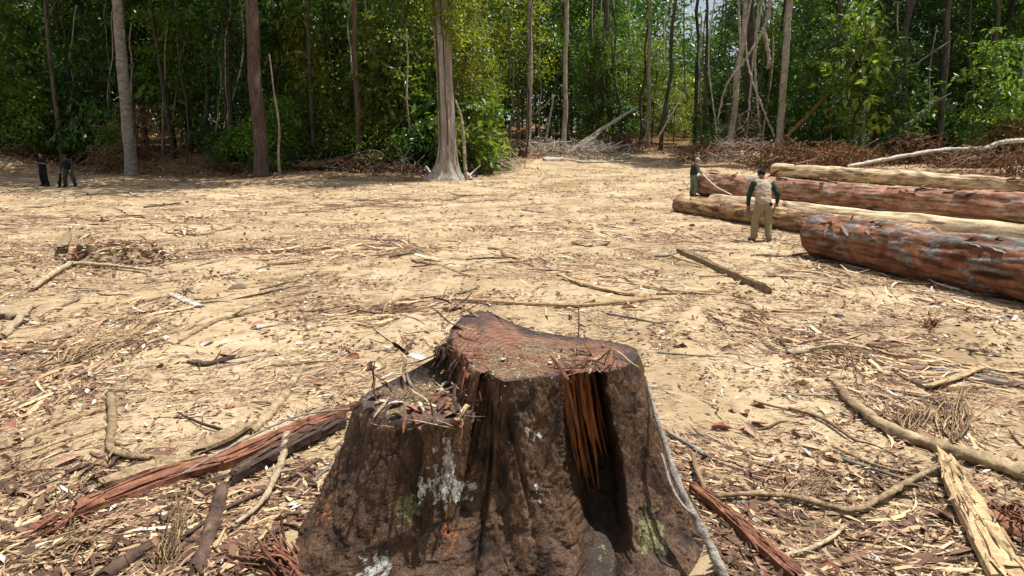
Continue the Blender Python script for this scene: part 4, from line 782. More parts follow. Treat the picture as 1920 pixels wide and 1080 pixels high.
brush(1385, 40, 4, 1.6, 200, 1100, 'grey twig tangle behind the person in the vest', 13, 'grey_stick')
brush(1470, 38.5, 3.2, 1.7, 90, 2200, 'rust-leaved felled crown behind the peeled log end', 14)
brush(1570, 38, 3.6, 1.6, 90, 2600, 'broad heap of red-brown dead leaves above the peeled log', 15)
brush(1700, 40, 3.8, 1.9, 80, 1600, 'shaded brown brush beneath the leaning grey trunks', 16)
brush(1800, 34, 3.4, 1.2, 110, 1200, 'reddish dead leaves spilling under the bleached pole', 17)
brush(1900, 33, 3.5, 1.5, 130, 1200, 'dry brush mound where the bleached pole bends', 18)
brush(1890, 38, 4, 2.6, 60, 1800, 'dark dead foliage behind the bend of the bleached pole', 19)
brush(1395, 47, 2.8, 3.4, 150, 0, 'grey veil of fine dead twigs around the vine-draped trunk', 20, 'brown_twig')
brush(455, 39, 1.6, .6, 30, 200, 'dark leaf heap behind the thick reddish-brown trunk', 21)
rg = np.random.RandomState(9)
for k, (px, py0, py1, d) in enumerate([(1335, 110, 240, 47), (1350, 60, 250, 48), (1385, 30, 260, 48.5), (1392, 60, 250, 48), (1412, 50, 262, 48), (1425, 80, 255, 47.5), (1432, 20, 215, 47), (1440, 110, 255, 47), (1418, 150, 258, 47), (1375, 120, 262, 47.5),
                                        (1100, 10, 150, 58), (1130, 20, 200, 58), (1142, 30, 210, 58.5), (1152, 10, 180, 59), (865, 0, 75, 36), (445, 130, 262, 40), (432, 160, 240, 40.5), (700, 60, 250, 41), (1290, 30, 180, 50), (1245, 10, 120, 52)]):
    p0 = at_y(px + rg.normal(0, 12), -60, d); p1 = at_y(px + rg.normal(0, 14), py1, d); md = (p0 + p1) / 2 + [rg.normal(0, .5), 0, 0]
    stick('hanging_vine', path([p0, md, p1], 6), rg.uniform(2, 3.6), M['bleached'] if k % 3 else M['bark_dark'], f'{"pale" if k % 3 else "dark"} thin vine hanging {where(px)}', 'vine', 'vines hanging at the forest edge', world=True, n=5)
stem([(1345, 225, 46), (1362, 160, 46), (1395, 115, 46), (1432, 55, 46), (1445, 0, 46)], [3, 3, 4, 5, 6], M['bark_pale'], 'pale forked limb sweeping down past the vine-draped trunk')
stem([(1432, 55, 46), (1442, 110, 46), (1440, 128, 46)], [7, 6, 6], M['bark_pale'], 'broken white limb end hanging beside the banded trunk')
# small cut stump by the slender trunks, and the low sand-covered stump in the clearing
p0 = at_y(984, 283, 49); p0[2] = g1(p0[0], p0[1]); V_, F_ = tube([p0 + [0, 0, -.2], p0 + [0, 0, .1], p0 + [0, 0, .42], p0 + [.02, 0, .5]], [.62, .5, .42, .42], 20, 1, .2, seed=5)
tag(link('tree_stump', mesh('small_stump', V_ - p0, F_, M['red_bark'], False), loc=p0), 'small dark red cut stump under the pale slender trunk', 'stump')
p0 = on_g(195, 497); r0 = .50; nu, nv = 80, 22; a = np.linspace(0, 6.28319, nu, endpoint=False); vv = np.linspace(0, 1, nv)
qq = np.stack([np.tile(np.cos(a) * 2, nv), np.tile(np.sin(a) * 2, nv), np.repeat(vv * 1.2, nu)], 1)
rr_ = (.55 + .35 * vv[:, None] ** 2.2) * (1 + .16 * fbm(qq + 4, 3).reshape(nv, nu) + .10 * fbm(qq * np.array([5, 5, 1.2]) + 4, 3).reshape(nv, nu)); hh_ = .26 + .10 * pn(np.stack([np.cos(a) * 3, np.sin(a) * 3, a * 0], 1)) - .06 * np.cos(a)
V_ = np.stack([rr_ * np.cos(a) * 1.25, rr_ * np.sin(a) * .8, hh_[None] * (1 - vv[:, None]) - .05 * vv[:, None]], -1)
caps = np.stack([np.stack([V_[0, :, 0] * f, V_[0, :, 1] * f, V_[0, :, 2] * 0 + .25 + .05 * pn(V_[0] * 6 * f + 3)], -1) for f in (.03, .3, .6, .85)]); V_ = np.concatenate([caps, V_]); nv += 4
i_ = np.arange(nv - 1)[:, None] * nu; j_ = np.arange(nu)[None]; k_ = (j_ + 1) % nu
fv = V_.reshape(-1, 3); dd = .05 * fbm(fv * 5 + 3, 3) + .018 * fbm(fv * np.array([16, 16, 6.]) + 8, 3); fv = fv + np.stack([dd * np.sign(fv[:, 0]) * .7, dd * .7, dd * .6], 1); V_ = fv.reshape(V_.shape)
loc_ = p0 + [0, .55, 0]; rt = empty('tree_stump', loc_); tag(rt, 'low sand-covered stump with a leaning red wedge of bark', 'stump')
link('stump_body', mesh('low_stump', V_.reshape(-1, 3), np.stack([i_ + j_, i_ + nu + j_, i_ + nu + k_, i_ + k_], -1).reshape(-1, 4), M['sand_wood'] if 'sand_wood' in M else M['tan_stick'], True), rt)

# ------------------------------------------------------------------ people
def capsule(p0, p1, r0, r1, n=12):
    p0, p1 = np.asarray(p0, float), np.asarray(p1, float); d = p1 - p0; L = np.linalg.norm(d) + 1e-9; d = d / L
    t = np.linspace(-math.pi / 2, 0, 5); pts = [p0 + d * (r0 * math.sin(x)) for x in t] + [p1 + d * (r1 * math.sin(x)) for x in -t[::-1]]
    rr = [max(1e-3, r0 * math.cos(x)) for x in t] + [max(1e-3, r1 * math.cos(x)) for x in t[::-1]]
    ref = np.array([0, 0, 1.]) if abs(d[2]) < .8 else np.array([0, 1., 0]); N_ = np.cross(d, ref); N_ /= np.linalg.norm(N_); B_ = np.cross(N_, d)
    a = np.linspace(0, 6.28319, n, endpoint=False); V_ = np.array(pts)[:, None] + np.array(rr)[:, None, None] * (np.cos(a)[None, :, None] * N_ + np.sin(a)[None, :, None] * B_)
    m = len(pts); i = np.arange(m - 1)[:, None] * n; j = np.arange(n)[None]; k = (j + 1) % n
    return V_.reshape(-1, 3), np.stack([i + j, i + k, i + n + k, i + n + j], -1).reshape(-1, 4)
def ell(c, r, yaw=0, pitch=0):
    u = np.linspace(0, math.pi, 12); a = np.linspace(0, 6.28319, 18, endpoint=False)
    V_ = np.stack([np.sin(u)[:, None] * np.cos(a), np.sin(u)[:, None] * np.sin(a), np.cos(u)[:, None] * np.ones_like(a)], -1) * np.asarray(r)
    cp, sp = math.cos(pitch), math.sin(pitch); V_ = V_ @ np.array([[1, 0, 0], [0, cp, -sp], [0, sp, cp]]).T; cy, sy = math.cos(yaw), math.sin(yaw); V_ = V_ @ np.array([[cy, -sy, 0], [sy, cy, 0], [0, 0, 1]]).T
    i = np.arange(11)[:, None] * 18; j = np.arange(18)[None]; k = (j + 1) % 18
    return (V_ + np.asarray(c)).reshape(-1, 3), np.stack([i + j, i + 18 + j, i + 18 + k, i + k], -1).reshape(-1, 4)
def merge(name, shapes, mat, parent, vox=.009, wr=0.0, cut=None, seed=0.0):
    """shapes fused into one continuous surface"""
    mb = MB(); [mb.add(*s_) for s_ in shapes]; me0 = mb.mesh(name + '_raw', None); o = link('raw', me0); md = o.modifiers.new('r', 'REMESH'); md.mode = 'VOXEL'; md.voxel_size = vox
    sm = o.modifiers.new('s', 'SMOOTH'); sm.iterations = 4; sm.factor = .5
    dg = bpy.context.evaluated_depsgraph_get(); me = bpy.data.meshes.new_from_object(o.evaluated_get(dg)); bpy.data.objects.remove(o); me.name = name
    n = len(me.vertices); co = np.zeros(n * 3, np.float32); me.vertices.foreach_get('co', co); co = co.reshape(-1, 3)
    if wr:
        nn = np.zeros(n * 3, np.float32); me.vertices.foreach_get('normal', nn); nn = nn.reshape(-1, 3)
        co = co + nn * (wr * fbm(co * np.array([7, 7, 13.]) + seed, 2))[:, None]; me.vertices.foreach_set('co', co.astype(np.float32).ravel())
    me.materials.clear(); me.materials.append(mat); me.polygons.foreach_set('use_smooth', np.ones(len(me.polygons), bool)); me.update()
    return link(name, me, parent)
SKIN = {'brown': plain('skin_brown', (.24, .115, .07), .55, 20, .15, .4), 'tan': plain('skin_tan', (.36, .18, .11), .55, 20, .15, .4)}
CL = {k: plain('cloth_' + k.replace(' ', '_'), c, .9, 40, .3) for k, c in {'khaki': (.42, .345, .25), 'khaki trousers': (.30, .235, .15), 'forest green': (.025, .05, .035), 'black': (.012, .012, .014), 'grey green': (.17, .19, .15), 'navy': (.012, .014, .024), 'olive': (.045, .055, .04), 'dark olive': (.03, .035, .025), 'charcoal': (.03, .03, .032), 'light cap': (.45, .45, .42), 'boot grey': (.14, .14, .14)}.items()}
def hand_shapes(w, el, curl=.5, spread=1.0, side=1):
    """palm and five fingers at wrist w, continuing the forearm line from elbow el"""
    w, el = np.asarray(w, float), np.asarray(el, float); d = (w - el) / np.linalg.norm(w - el); sd = np.cross(d, [0, 1, 0.01]); sd /= np.linalg.norm(sd); pn_ = np.cross(sd, d)
    if pn_[0] * side > 0: pn_ = -pn_
    acr = np.cross(d, pn_); S = []
    palm = w + d * .085; S.append(capsule(w, palm, .026, .034)); S.append(capsule(palm - acr * .025, palm + acr * .025, .019, .019))
    for f, (off, ln) in enumerate([(-.033, .066), (-.011, .078), (.011, .074), (.032, .058)]):
        k0 = palm + acr * off + d * .01; k1 = k0 + d * ln * .5 * math.cos(curl) + pn_ * ln * .5 * math.sin(curl); k2 = k1 + d * ln * .5 * math.cos(2 * curl) + pn_ * ln * .5 * math.sin(2 * curl)
        S += [capsule(k0, k1, .0095, .009, 8), capsule(k1, k2, .009, .0075, 8)]
    t0 = w + d * .035 - acr * .03; t1 = t0 - acr * .028 + d * .03 + pn_ * .012; t2 = t1 + d * .032 + pn_ * .016; S += [capsule(t0, t1, .013, .011, 8), capsule(t1, t2, .011, .009, 8)]
    return S, palm + pn_ * .028
def person(loc, yaw, J, label, skin, shirt, trousers, boots, vox=.009, seed=0.0, sleeves='long', build=1.0):
    """J: joints in local space, the person facing +y"""
    root = empty('person', loc, yaw); tag(root, label, 'person'); V = lambda k: np.array(J[k], float)
    b = build; pel, chest, neck, head = V('pelvis'), V('chest'), V('neck'), V('head'); S = []
    up = (chest - pel) / np.linalg.norm(chest - pel)
    hy, hp = J.get('head_yaw', 0), J.get('head_pitch', 0)
    fx = np.array([-math.sin(hy), math.cos(hy), 0.]); fwd = fx * math.cos(hp) + np.array([0, 0, math.sin(hp)]); hup = np.array([0, 0, math.cos(hp)]) - fx * math.sin(hp); hs = np.cross(fwd, hup)
    S += [ell(head, (.076, .096, .112), hy, hp), capsule(neck, head - hup * .05, .058, .055), ell(head - hup * .055 + fwd * .03, (.058, .066, .06), hy, hp), capsule(head + fwd * .09 + hup * .01, head + fwd * .112 - hup * .018, .010, .016, 8)]
    S += [ell(head + hs * s_ * .077, (.012, .022, .032), hy, hp) for s_ in (-1, 1)] + [capsule(head + fwd * .082 - hup * .052 - hs * .022, head + fwd * .082 - hup * .052 + hs * .022, .012, .012, 8), capsule(head + fwd * .082 + hup * .028 - hs * .035, head + fwd * .082 + hup * .028 + hs * .035, .012, .012, 8)]
    S += [capsule(pel, chest, .13 * b, .14 * b), capsule(chest, neck, .13 * b, .06)]
    H_ = {}
    for s_ in 'lr':
        sh, el, wr, hip, kn, an, toe = (V(k + s_) for k in ('sh_', 'el_', 'wr_', 'hip_', 'kn_', 'an_', 'toe_'))
        S += [capsule(chest + up * .06, sh, .06, .055), capsule(sh, el, .048, .040), capsule(el, wr, .040, .027), capsule(hip, kn, .078, .055), capsule(kn, an, .052, .036), capsule(an, toe, .04, .03)]
        hsp, grip = hand_shapes(wr, el, J.get('curl_' + s_, .45), 1, 1 if s_ == 'r' else -1); S += hsp; H_[s_] = grip
    merge('body', S, SKIN[skin], root, vox)
    T_ = []
    for s_ in 'lr':
        hip, kn, an = V('hip_' + s_), V('kn_' + s_), V('an_' + s_); T_ += [capsule(hip + [0, 0, .02], kn, .108 * b, .088 * b), capsule(kn, an + (kn - an) * .12, .086 * b, .084 * b), capsule(pel, hip, .12 * b, .115 * b)]
    T_ += [capsule(pel, pel + up * .12, .145 * b, .15 * b), ell(pel + [0, -.03, -.02], (.165 * b, .13 * b, .13))]
    merge('trousers', T_, CL[trousers], root, .014, .012, seed=seed)
    C_ = [capsule(pel + up * .08, chest, .155 * b, .165 * b), ell(chest, (.19 * b, .125 * b, .16)), ell((pel + chest) / 2, (.172 * b, .13 * b, .22)), capsule(chest, neck, .15 * b, .062)]
    for s_ in 'lr':
        sh, el, wr = V('sh_' + s_), V('el_' + s_), V('wr_' + s_); C_ += [capsule(chest + up * .07, sh, .085, .075), capsule(sh, el if sleeves == 'long' else sh + (el - sh) * .75, .072, .062)]
        if sleeves == 'long': C_.append(capsule(el, wr + (el - wr) * .06, .060, .042))
    merge('shirt', C_, CL[shirt], root, .013, .010, seed=seed + 9)
    for s_ in 'lr':
        an, toe = V('an_' + s_), V('toe_' + s_); merge('boot', [capsule(an + [0, 0, .07], an, .058, .056), capsule(an - [0, 0, .025], toe, .05, .042), capsule(an - [0, 0, .04], toe - [0, 0, .008], .046, .04)], CL[boots], root, .009)
    return root, H_, (head, fwd, hup, hs)
def cap_on(root, hd, mat, brim=True, wide=False):
    head, fwd, hup, hs = hd; yaw = math.atan2(-fwd[0], fwd[1]); p_ = math.asin(max(-1, min(1, fwd[2])))
    S = [ell(head + hup * .035, (.086, .104, .092), yaw, p_)]
    if wide: S.append(ell(head + hup * .03, (.155, .165, .022), yaw, p_))
    elif brim: S.append(ell(head + hup * .035 + fwd * .115, (.068, .085, .014), yaw, p_ - .15))
    return merge('hat' if wide else 'cap', S, CL[mat], root, .008)
def hair_on(root, hd, mat):
    head, fwd, hup, hs = hd; yaw = math.atan2(-fwd[0], fwd[1]); p_ = math.asin(fwd[2]); return merge('hair', [ell(head + hup * .02 - fwd * .012, (.083, .097, .106), yaw, p_)], CL[mat], root, .008)
def eyes_on(root, hd):
    head, fwd, hup, hs = hd
    for s_ in (-1, 1): V_, F_ = ell(head + fwd * .084 + hup * .006 + hs * s_ * .033, (.012, .010, .010)); link('eye', mesh('eye', V_, F_, CL['black'], True), root)
# the man in the khaki vest, seen from behind, bent over the logs
pf = on_g(1425, 453)
J = dict(pelvis=(0, 0, .90), chest=(.01, .15, 1.27), neck=(.01, .26, 1.44), head=(.01, .33, 1.57), head_pitch=-.45, head_yaw=-.1,
         sh_l=(-.20, .19, 1.355), el_l=(-.30, .16, 1.08), wr_l=(-.27, .24, .83), sh_r=(.20, .19, 1.355), el_r=(.35, .10, 1.11), wr_r=(.41, .26, .89),
         hip_l=(-.095, 0, .87), kn_l=(-.14, .05, .47), an_l=(-.16, -.02, .085), toe_l=(-.21, .15, .045), hip_r=(.095, 0, .87), kn_r=(.17, .07, .47), an_r=(.19, .0, .085), toe_r=(.30, .16, .045), curl_r=.8)
pr, HN, hd = person(pf, -.05, J, 'bending person in khaki vest and trousers with green sleeves, seen from behind', 'brown', 'forest green', 'khaki trousers', 'boot grey', .007, 2.0, build=1.0)
cap_on(pr, hd, 'charcoal'); hair_on(pr, hd, 'black')
merge('vest', [capsule((0, .01, .95), (.01, .15, 1.26), .178, .182), ell((.01, .145, 1.25), (.205, .145, .17)), ell((0, .06, 1.08), (.195, .150, .23)), capsule((-.13, .19, 1.375), (.15, .19, 1.375), .08, .08)], CL['khaki'], pr, .012, .012, seed=4)
V_, F_ = ell((.13, -.12, .90), (.05, .02, .04)); link('belt_pouch', mesh('belt_pouch', V_, F_, CL['black'], True), pr)
pr.scale = (.91,) * 3; hpt = np.array(pf) + HN['r'] * .91; V_, F_ = tube(path([hpt + [.02, .03, .10], hpt, hpt + [-.10, -.02, -.34]], 12), [.018, .02, .022], 6, .6, .2); tag(link('wooden_stick', mesh('held_stick', V_ - hpt, F_, M['tan_stick'], False), loc=hpt), 'short pale wooden stick held in the bending person\'s hand', 'stick')
# the man with the light cap pulling a line along the logs
pf2 = on_g(1298, 368)
J = dict(pelvis=(0, 0, .92), chest=(0, .04, 1.30), neck=(0, .08, 1.48), head=(0, .14, 1.60), head_pitch=-.35, sh_l=(-.20, .05, 1.40), el_l=(-.23, .10, 1.12), wr_l=(-.13, .33, 1.08), sh_r=(.20, .05, 1.40), el_r=(.23, .10, 1.12), wr_r=(.12, .34, 1.05),
         hip_l=(-.095, 0, .89), kn_l=(-.12, .05, .48), an_l=(-.13, 0, .085), toe_l=(-.15, .17, .045), hip_r=(.095, 0, .89), kn_r=(.13, .07, .48), an_r=(.15, .0, .085), toe_r=(.18, .17, .045), curl_l=.9, curl_r=.9)
pr2, HN2, hd2 = person(pf2, -1.25, J, 'person in grey-green uniform and light cap drawing a line over the logs', 'tan', 'grey green', 'grey green', 'charcoal', .009, 12.0)
cap_on(pr2, hd2, 'light cap'); eyes_on(pr2, hd2)
merge('vest', [capsule((0, 0, 1.02), (0, .04, 1.28), .172, .18), ell((0, .04, 1.28), (.205, .138, .15)), capsule((-.11, .05, 1.40), (.11, .05, 1.40), .075, .075)], CL['dark olive'], pr2, .013, .008)
cy_, sy_ = math.cos(-1.25), math.sin(-1.25); pr2.scale = (.88,) * 3; g_ = HN2['r'] * .88; hp2 = pf2 + np.array([g_[0] * cy_ - g_[1] * sy_, g_[0] * sy_ + g_[1] * cy_, g_[2]]); te = lgC[1][14] + [0, 0, .27]
V_, F_ = tube(path([hp2, (hp2 + te) / 2 - [0, 0, .10], te], 20), .014, 5); tag(link('measuring_tape', mesh('tape', V_ - hp2, F_, plain('white_tape', (.75, .75, .72), .6, 20, .1), True), loc=hp2), 'thin white measuring line running from the uniformed person to a log', 'tape')
# the two people in the shade at the forest edge
pf3 = on_g(85, 349)
J = dict(pelvis=(0, 0, .93), chest=(-.03, .0, 1.32), neck=(-.05, .01, 1.49), head=(-.06, .03, 1.63), head_pitch=.12, sh_l=(-.23, 0, 1.43), el_l=(-.33, .10, 1.18), wr_l=(-.12, .30, 1.25), sh_r=(.17, 0, 1.43), el_r=(.30, .14, 1.20), wr_r=(.05, .31, 1.28),
         hip_l=(-.095, 0, .9), kn_l=(-.16, .03, .48), an_l=(-.20, 0, .085), toe_l=(-.24, .17, .045), hip_r=(.095, 0, .9), kn_r=(.12, .05, .48), an_r=(.10, .0, .085), toe_r=(.12, .17, .045))
pr3, HN3, hd3 = person(pf3, math.pi - .3, J, 'person in dark navy T-shirt and black trousers with hands raised to chest', 'brown', 'navy', 'black', 'black', .010, 22.0, 'short', 1.1)
pr3.scale = (.90,) * 3; hair_on(pr3, hd3, 'black'); eyes_on(pr3, hd3)
pf4 = on_g(133, 351)
J = dict(pelvis=(0, 0, .90), chest=(0, .06, 1.27), neck=(0, .13, 1.44), head=(0, .19, 1.555), head_pitch=-.3, sh_l=(-.21, .06, 1.37), el_l=(-.28, .08, 1.08), wr_l=(-.24, .22, .90), sh_r=(.21, .06, 1.37), el_r=(.31, .04, 1.08), wr_r=(.30, .14, .86),
         hip_l=(-.095, 0, .87), kn_l=(-.20, .05, .47), an_l=(-.24, 0, .085), toe_l=(-.28, .17, .045), hip_r=(.095, 0, .87), kn_r=(.20, .05, .47), an_r=(.24, .0, .085), toe_r=(.28, .17, .045), curl_r=.9)
pr4, HN4, hd4 = person(pf4, math.pi + .1, J, 'person in dark olive uniform and brimmed hat leaning on a long dark object', 'brown', 'olive', 'olive', 'black', .010, 32.0, 'long', 1.12)
cap_on(pr4, hd4, 'dark olive', wide=True); eyes_on(pr4, hd4)
merge('vest', [capsule((0, .02, 1.02), (0, .06, 1.26), .185, .195), ell((0, .06, 1.24), (.22, .16, .17))], CL['navy'], pr4, .014, .008)
cy_, sy_ = math.cos(math.pi + .1), math.sin(math.pi + .1); pr4.scale = (.92,) * 3; g_ = HN4['r'] * .92; hp4 = pf4 + np.array([g_[0] * cy_ - g_[1] * sy_, g_[0] * sy_ + g_[1] * cy_, g_[2]])
gz = g1(hp4[0] - .12, hp4[1] - .06); V_, F_ = tube(np.array([hp4 + [.02, 0, .14], hp4, hp4 + [-.03, -.02, -.12], hp4 + [-.06, -.04, -.35], [hp4[0] - .10, hp4[1] - .05, gz + .25], [hp4[0] - .12, hp4[1] - .06, gz]]), [.03, .035, .055, .075, .085, .07], 10, .6, .1)
tag(link('long_bag', mesh('long_bag', V_ - hp4, F_, CL['black'], True), loc=hp4), 'long narrow black object held upright beside the hatted person', 'bag')

# ------------------------------------------------------------------ named branches, planks and strips on the ground
K = M
plank('bark_slab', [(142, 968), (300, 905), (430, 868), (560, 812), (662, 770)], [34, 42, 40, 32, 14], .06, K['red_bark'], 'long shredded red bark slab running up to the big stump', 'bark', lift=-.005, shred=30)
plank('plank', [(192, 918), (290, 885), (362, 868)], [26, 32, 26], .03, K['tan_stick'], 'tan wooden slab lying just behind the red bark slab', lift=.03)
plank('plank', [(378, 850), (420, 830), (462, 806)], [26, 34, 24], .03, K['tan_stick'], 'short tan slab behind the middle of the red bark slab', lift=.03)
plank('bark_slab', [(440, 905), (540, 850), (645, 800)], [26, 34, 26], .06, K['dark_bark'], 'dark mossy slab between the red bark slab and the stump', 'bark', lift=.02, shred=20)
stick('fallen_branch', [(472, 812), (500, 785), (540, 735), (566, 690)], [16, 17, 15, 12], K['mottled'], 'smooth cream branch pointing away above the red bark slab', 'branch', knots=3)
stick('fallen_branch', [(207, 748), (214, 790), (208, 835), (225, 858), (300, 866), (360, 855), (384, 820)], [13, 13, 12, 12, 10, 9, 7], K['tan_stick'], 'crooked pale branch bent at a right angle', 'branch', knots=3, lift=.02)
stick('fallen_branch', [(0, 846), (60, 815), (130, 790), (215, 764), (270, 752)], [12, 12, 11, 10, 8], K['tan_stick'], 'long tan branch entering from the picture edge toward the crooked branch', 'branch', knots=2)
plank('bark_strip', [(110, 735), (190, 678), (270, 608), (335, 548), (368, 524)], [10, 15, 15, 12, 6], .02, K['fibre'], 'long fibrous strip sloping up toward the grey wood block', 'bark', shred=40)
stick('fallen_branch', [(340, 640), (400, 606), (470, 588), (560, 570)], [6, 9, 9, 5], K['tan_stick'], 'slender tan branch past the long fibrous strip', 'branch')
stick('fallen_branch', [(355, 682), (395, 684), (436, 670)], [9, 11, 8], K['dark_bark'], 'short dark charred stick above the crooked branch', 'branch')
stick('fallen_branch', [(410, 690), (460, 680), (520, 665)], [5, 6, 4], K['grey_stick'], 'thin grey stick beside the charred stick', 'branch')
stick('fallen_branch', [(5, 640), (30, 612), (58, 580)], [12, 11, 9], K['cream_stick'], 'cream stick leaning on the stub at the picture edge', 'branch', lift=.03)
stick('fallen_branch', [(-40, 582), (0, 592), (44, 600)], [22, 22, 20], K['cream_stick'], 'thick cream stub cut off by the picture edge', 'branch')
stick('fallen_branch', [(0, 662), (60, 664), (150, 668)], [5, 6, 5], K['dark_bark'], 'dark straight twig below the cream stub', 'branch')
stick('fallen_branch', [(538, 826), (532, 868), (515, 915), (490, 960), (440, 1000)], [12, 13, 12, 9, 6], K['cream_stick'], 'pale bent stick standing against the dark slab', 'branch', lift=.05)
stick('fallen_branch', [(656, 800), (560, 815), (450, 868), (345, 930)], [4, 4, 4, 3], K['grey_stick'], 'thin whip-like stem laid across the red bark slab', 'branch', lift=.14)
stick('fallen_branch', [(372, 1075), (392, 1000), (420, 915)], [24, 26, 18], K['dark_bark'], 'mossy dark branch butt near the straw tuft', 'branch')
stick('fallen_branch', [(190, 1090), (245, 1050), (300, 1015)], [24, 22, 14], K['dark_bark'], 'dark branch in the shaded corner by the straw tuft', 'branch')
stick('fallen_branch', [(340, 1020), (430, 960), (520, 920), (600, 870)], [7, 7, 6, 4], K['dark_bark'], 'dark twig in the shade of the stump', 'branch', lift=.03)
plank('wood_block', [(322, 553), (348, 566), (376, 577)], [12, 13, 10], .03, K['bleached'], 'grey-white weathered block of wood near the fibrous strip', 'wood')
plank('bark_wedge', [(143, 497), (160, 480), (178, 464)], [12, 13, 11], .05, K['red_bark'], 'red wedge of bark leaning on the sand-covered stump', 'bark', lift=.12, tilt=.6)
stick('fallen_branch', [(62, 548), (98, 522), (132, 501)], [8, 9, 8], K['cream_stick'], 'pale stick before the sand-covered stump, sloping down', 'branch', lift=.05)
stick('fallen_branch', [(130, 500), (200, 504), (282, 513)], [7, 7, 4], K['cream_stick'], 'straight pale stick before the sand-covered stump, lying level', 'branch', lift=.05)
plank('bark_slab', [(120, 486), (124, 472), (130, 458)], [14, 16, 10], .05, K['tan_stick'], 'tan slab standing at the side of the sand-covered stump', 'bark', lift=.2)
stick('fallen_branch', [(270, 390), (310, 386), (338, 381)], [4, 5, 3], K['dark_bark'], 'short dark stick in the open clearing beyond the sand-covered stump', 'branch')
stick('fallen_branch', [(300, 437), (380, 440), (430, 428), (470, 412)], [4, 4, 4, 3], K['brown_twig'], 'long curved twig beyond the sand-covered stump', 'branch')
stick('fallen_branch', [(530, 402), (640, 391), (742, 378)], [4, 4, 3], K['brown_twig'], 'long thin twig across the middle of the clearing', 'branch')
stick('fallen_branch', [(430, 470), (560, 472), (680, 460), (790, 468)], [5, 6, 5, 4], K['red_bark'], 'long reddish bark strand in the strip windrow', 'bark')
stick('fallen_branch', [(770, 488), (830, 502), (875, 518)], [6, 8, 7], K['tan_stick'], 'tan stick beyond the far rim of the big stump', 'branch')
stick('fallen_branch', [(915, 467), (938, 470), (950, 483), (975, 487)], [7, 7, 8, 6], K['brown_twig'], 'gnarled brown twig in the middle of the clearing', 'branch', knots=2)
stick('fallen_branch', [(1072, 456), (1100, 464), (1128, 462), (1150, 452)], [4, 5, 5, 4], K['dark_bark'], 'curved dark twig toward the vest-wearing person', 'branch')
stick('fallen_branch', [(980, 394), (1010, 399), (1038, 402)], [4, 4, 3], K['grey_stick'], 'short grey twig in the far clearing', 'branch')
plank('beam', [(1276, 476), (1340, 505), (1400, 532), (1442, 551)], [12, 13, 12, 8], .09, K['tan_stick'], 'squared brown beam lying in front of the logs', 'beam')
plank('bark_strip', [(1045, 517), (1085, 533), (1135, 546), (1186, 556)], [8, 11, 12, 9], .025, K['fibre'], 'pale curved strip in the open behind the big stump', 'bark', lift=.02)
plank('bark_strip', [(850, 566), (960, 572), (1080, 577), (1170, 570), (1238, 563)], [6, 9, 10, 9, 8], .025, K['fibre'], 'long tan strip lying level just behind the big stump', 'bark', shred=30, lift=.02)
plank('bark_strip', [(1186, 534), (1260, 546), (1360, 557)], [6, 8, 6], .02, K['fibre'], 'straight tan strip below the brown beam', 'bark', lift=.01)
stick('fallen_branch', [(1700, 502), (1728, 520), (1752, 538), (1800, 552)], [3, 3, 3, 3], K['bleached'], 'thin white stick leaning on the thick near log', 'branch', lift=.06)
stick('fallen_branch', [(1566, 726), (1600, 766), (1670, 816), (1760, 850), (1860, 880), (1935, 908)], [12, 15, 20, 22, 24, 26], K['mottled'], 'thick pale mottled branch crossing in from the picture edge', 'branch', knots=4, n=14, lift=.03)
plank('splintered_plank', [(1768, 868), (1795, 925), (1838, 1005), (1885, 1090)], [18, 34, 44, 50], .05, K['fibre'], 'splintered tan plank jutting from under the mottled branch', lift=.02, shred=50)
stick('fallen_branch', [(1340, 945), (1420, 942), (1490, 948), (1590, 972), (1640, 955), (1690, 925), (1756, 888)], [9, 10, 10, 10, 10, 10, 9], K['tan_stick'], 'S-curved brown branch leading to the mottled branch', 'branch', lift=.05, knots=3)
plank('plank', [(1298, 925), (1360, 975), (1420, 1030), (1490, 1090)], [14, 20, 24, 30], .04, K['red_bark'], 'red-brown split plank beside the foot of the big stump', lift=.03, shred=20)
stick('fallen_branch', [(1250, 815), (1300, 845), (1330, 865)], [8, 9, 7], K['grey_stick'], 'grey mottled stick by the stump shoulder', 'branch', lift=.02)
stick('fallen_branch', [(1320, 935), (1300, 880), (1302, 868)], [9, 8, 7], K['brown_twig'], 'short upright brown stake beside the stump', 'branch', lift=.06)
stick('fallen_branch', [(1330, 942), (1400, 945), (1460, 942)], [12, 14, 10], K['grey_stick'], 'grey stick lying alongside the S-curved branch', 'branch')
stick('fallen_branch', [(1478, 665), (1520, 660), (1562, 653)], [14, 16, 12], K['cream_stick'], 'short cream chunk of branch above the mottled branch', 'branch')
stick('fallen_branch', [(1500, 694), (1540, 710), (1586, 712)], [8, 10, 8], K['tan_stick'], 'short tan stick meeting the tip of the mottled branch', 'branch')
stick('fallen_branch', [(1385, 612), (1450, 635), (1515, 642), (1560, 620)], [7, 9, 9, 6], K['tan_stick'], 'tan curved branch beyond the cream chunk', 'branch')
stick('fallen_branch', [(1600, 655), (1720, 668), (1830, 690), (1930, 704)], [6, 8, 7, 6], K['tan_stick'], 'long straight tan pole toward the picture edge', 'branch')
stick('fallen_branch', [(1700, 690), (1810, 705), (1930, 732)], [9, 10, 9], K['grey_stick'], 'long grey strip behind the upright fibre bundle', 'branch')
plank('bark_strip', [(1740, 735), (1790, 718), (1838, 700)], [8, 12, 8], .015, K['fibre'], 'pale split strip above the upright fibre bundle', 'bark', lift=.05, shred=14)
stick('fallen_branch', [(1560, 845), (1640, 880), (1740, 905)], [5, 5, 4], K['tan_stick'], 'slender tan twig running parallel below the mottled branch', 'branch', lift=.03)
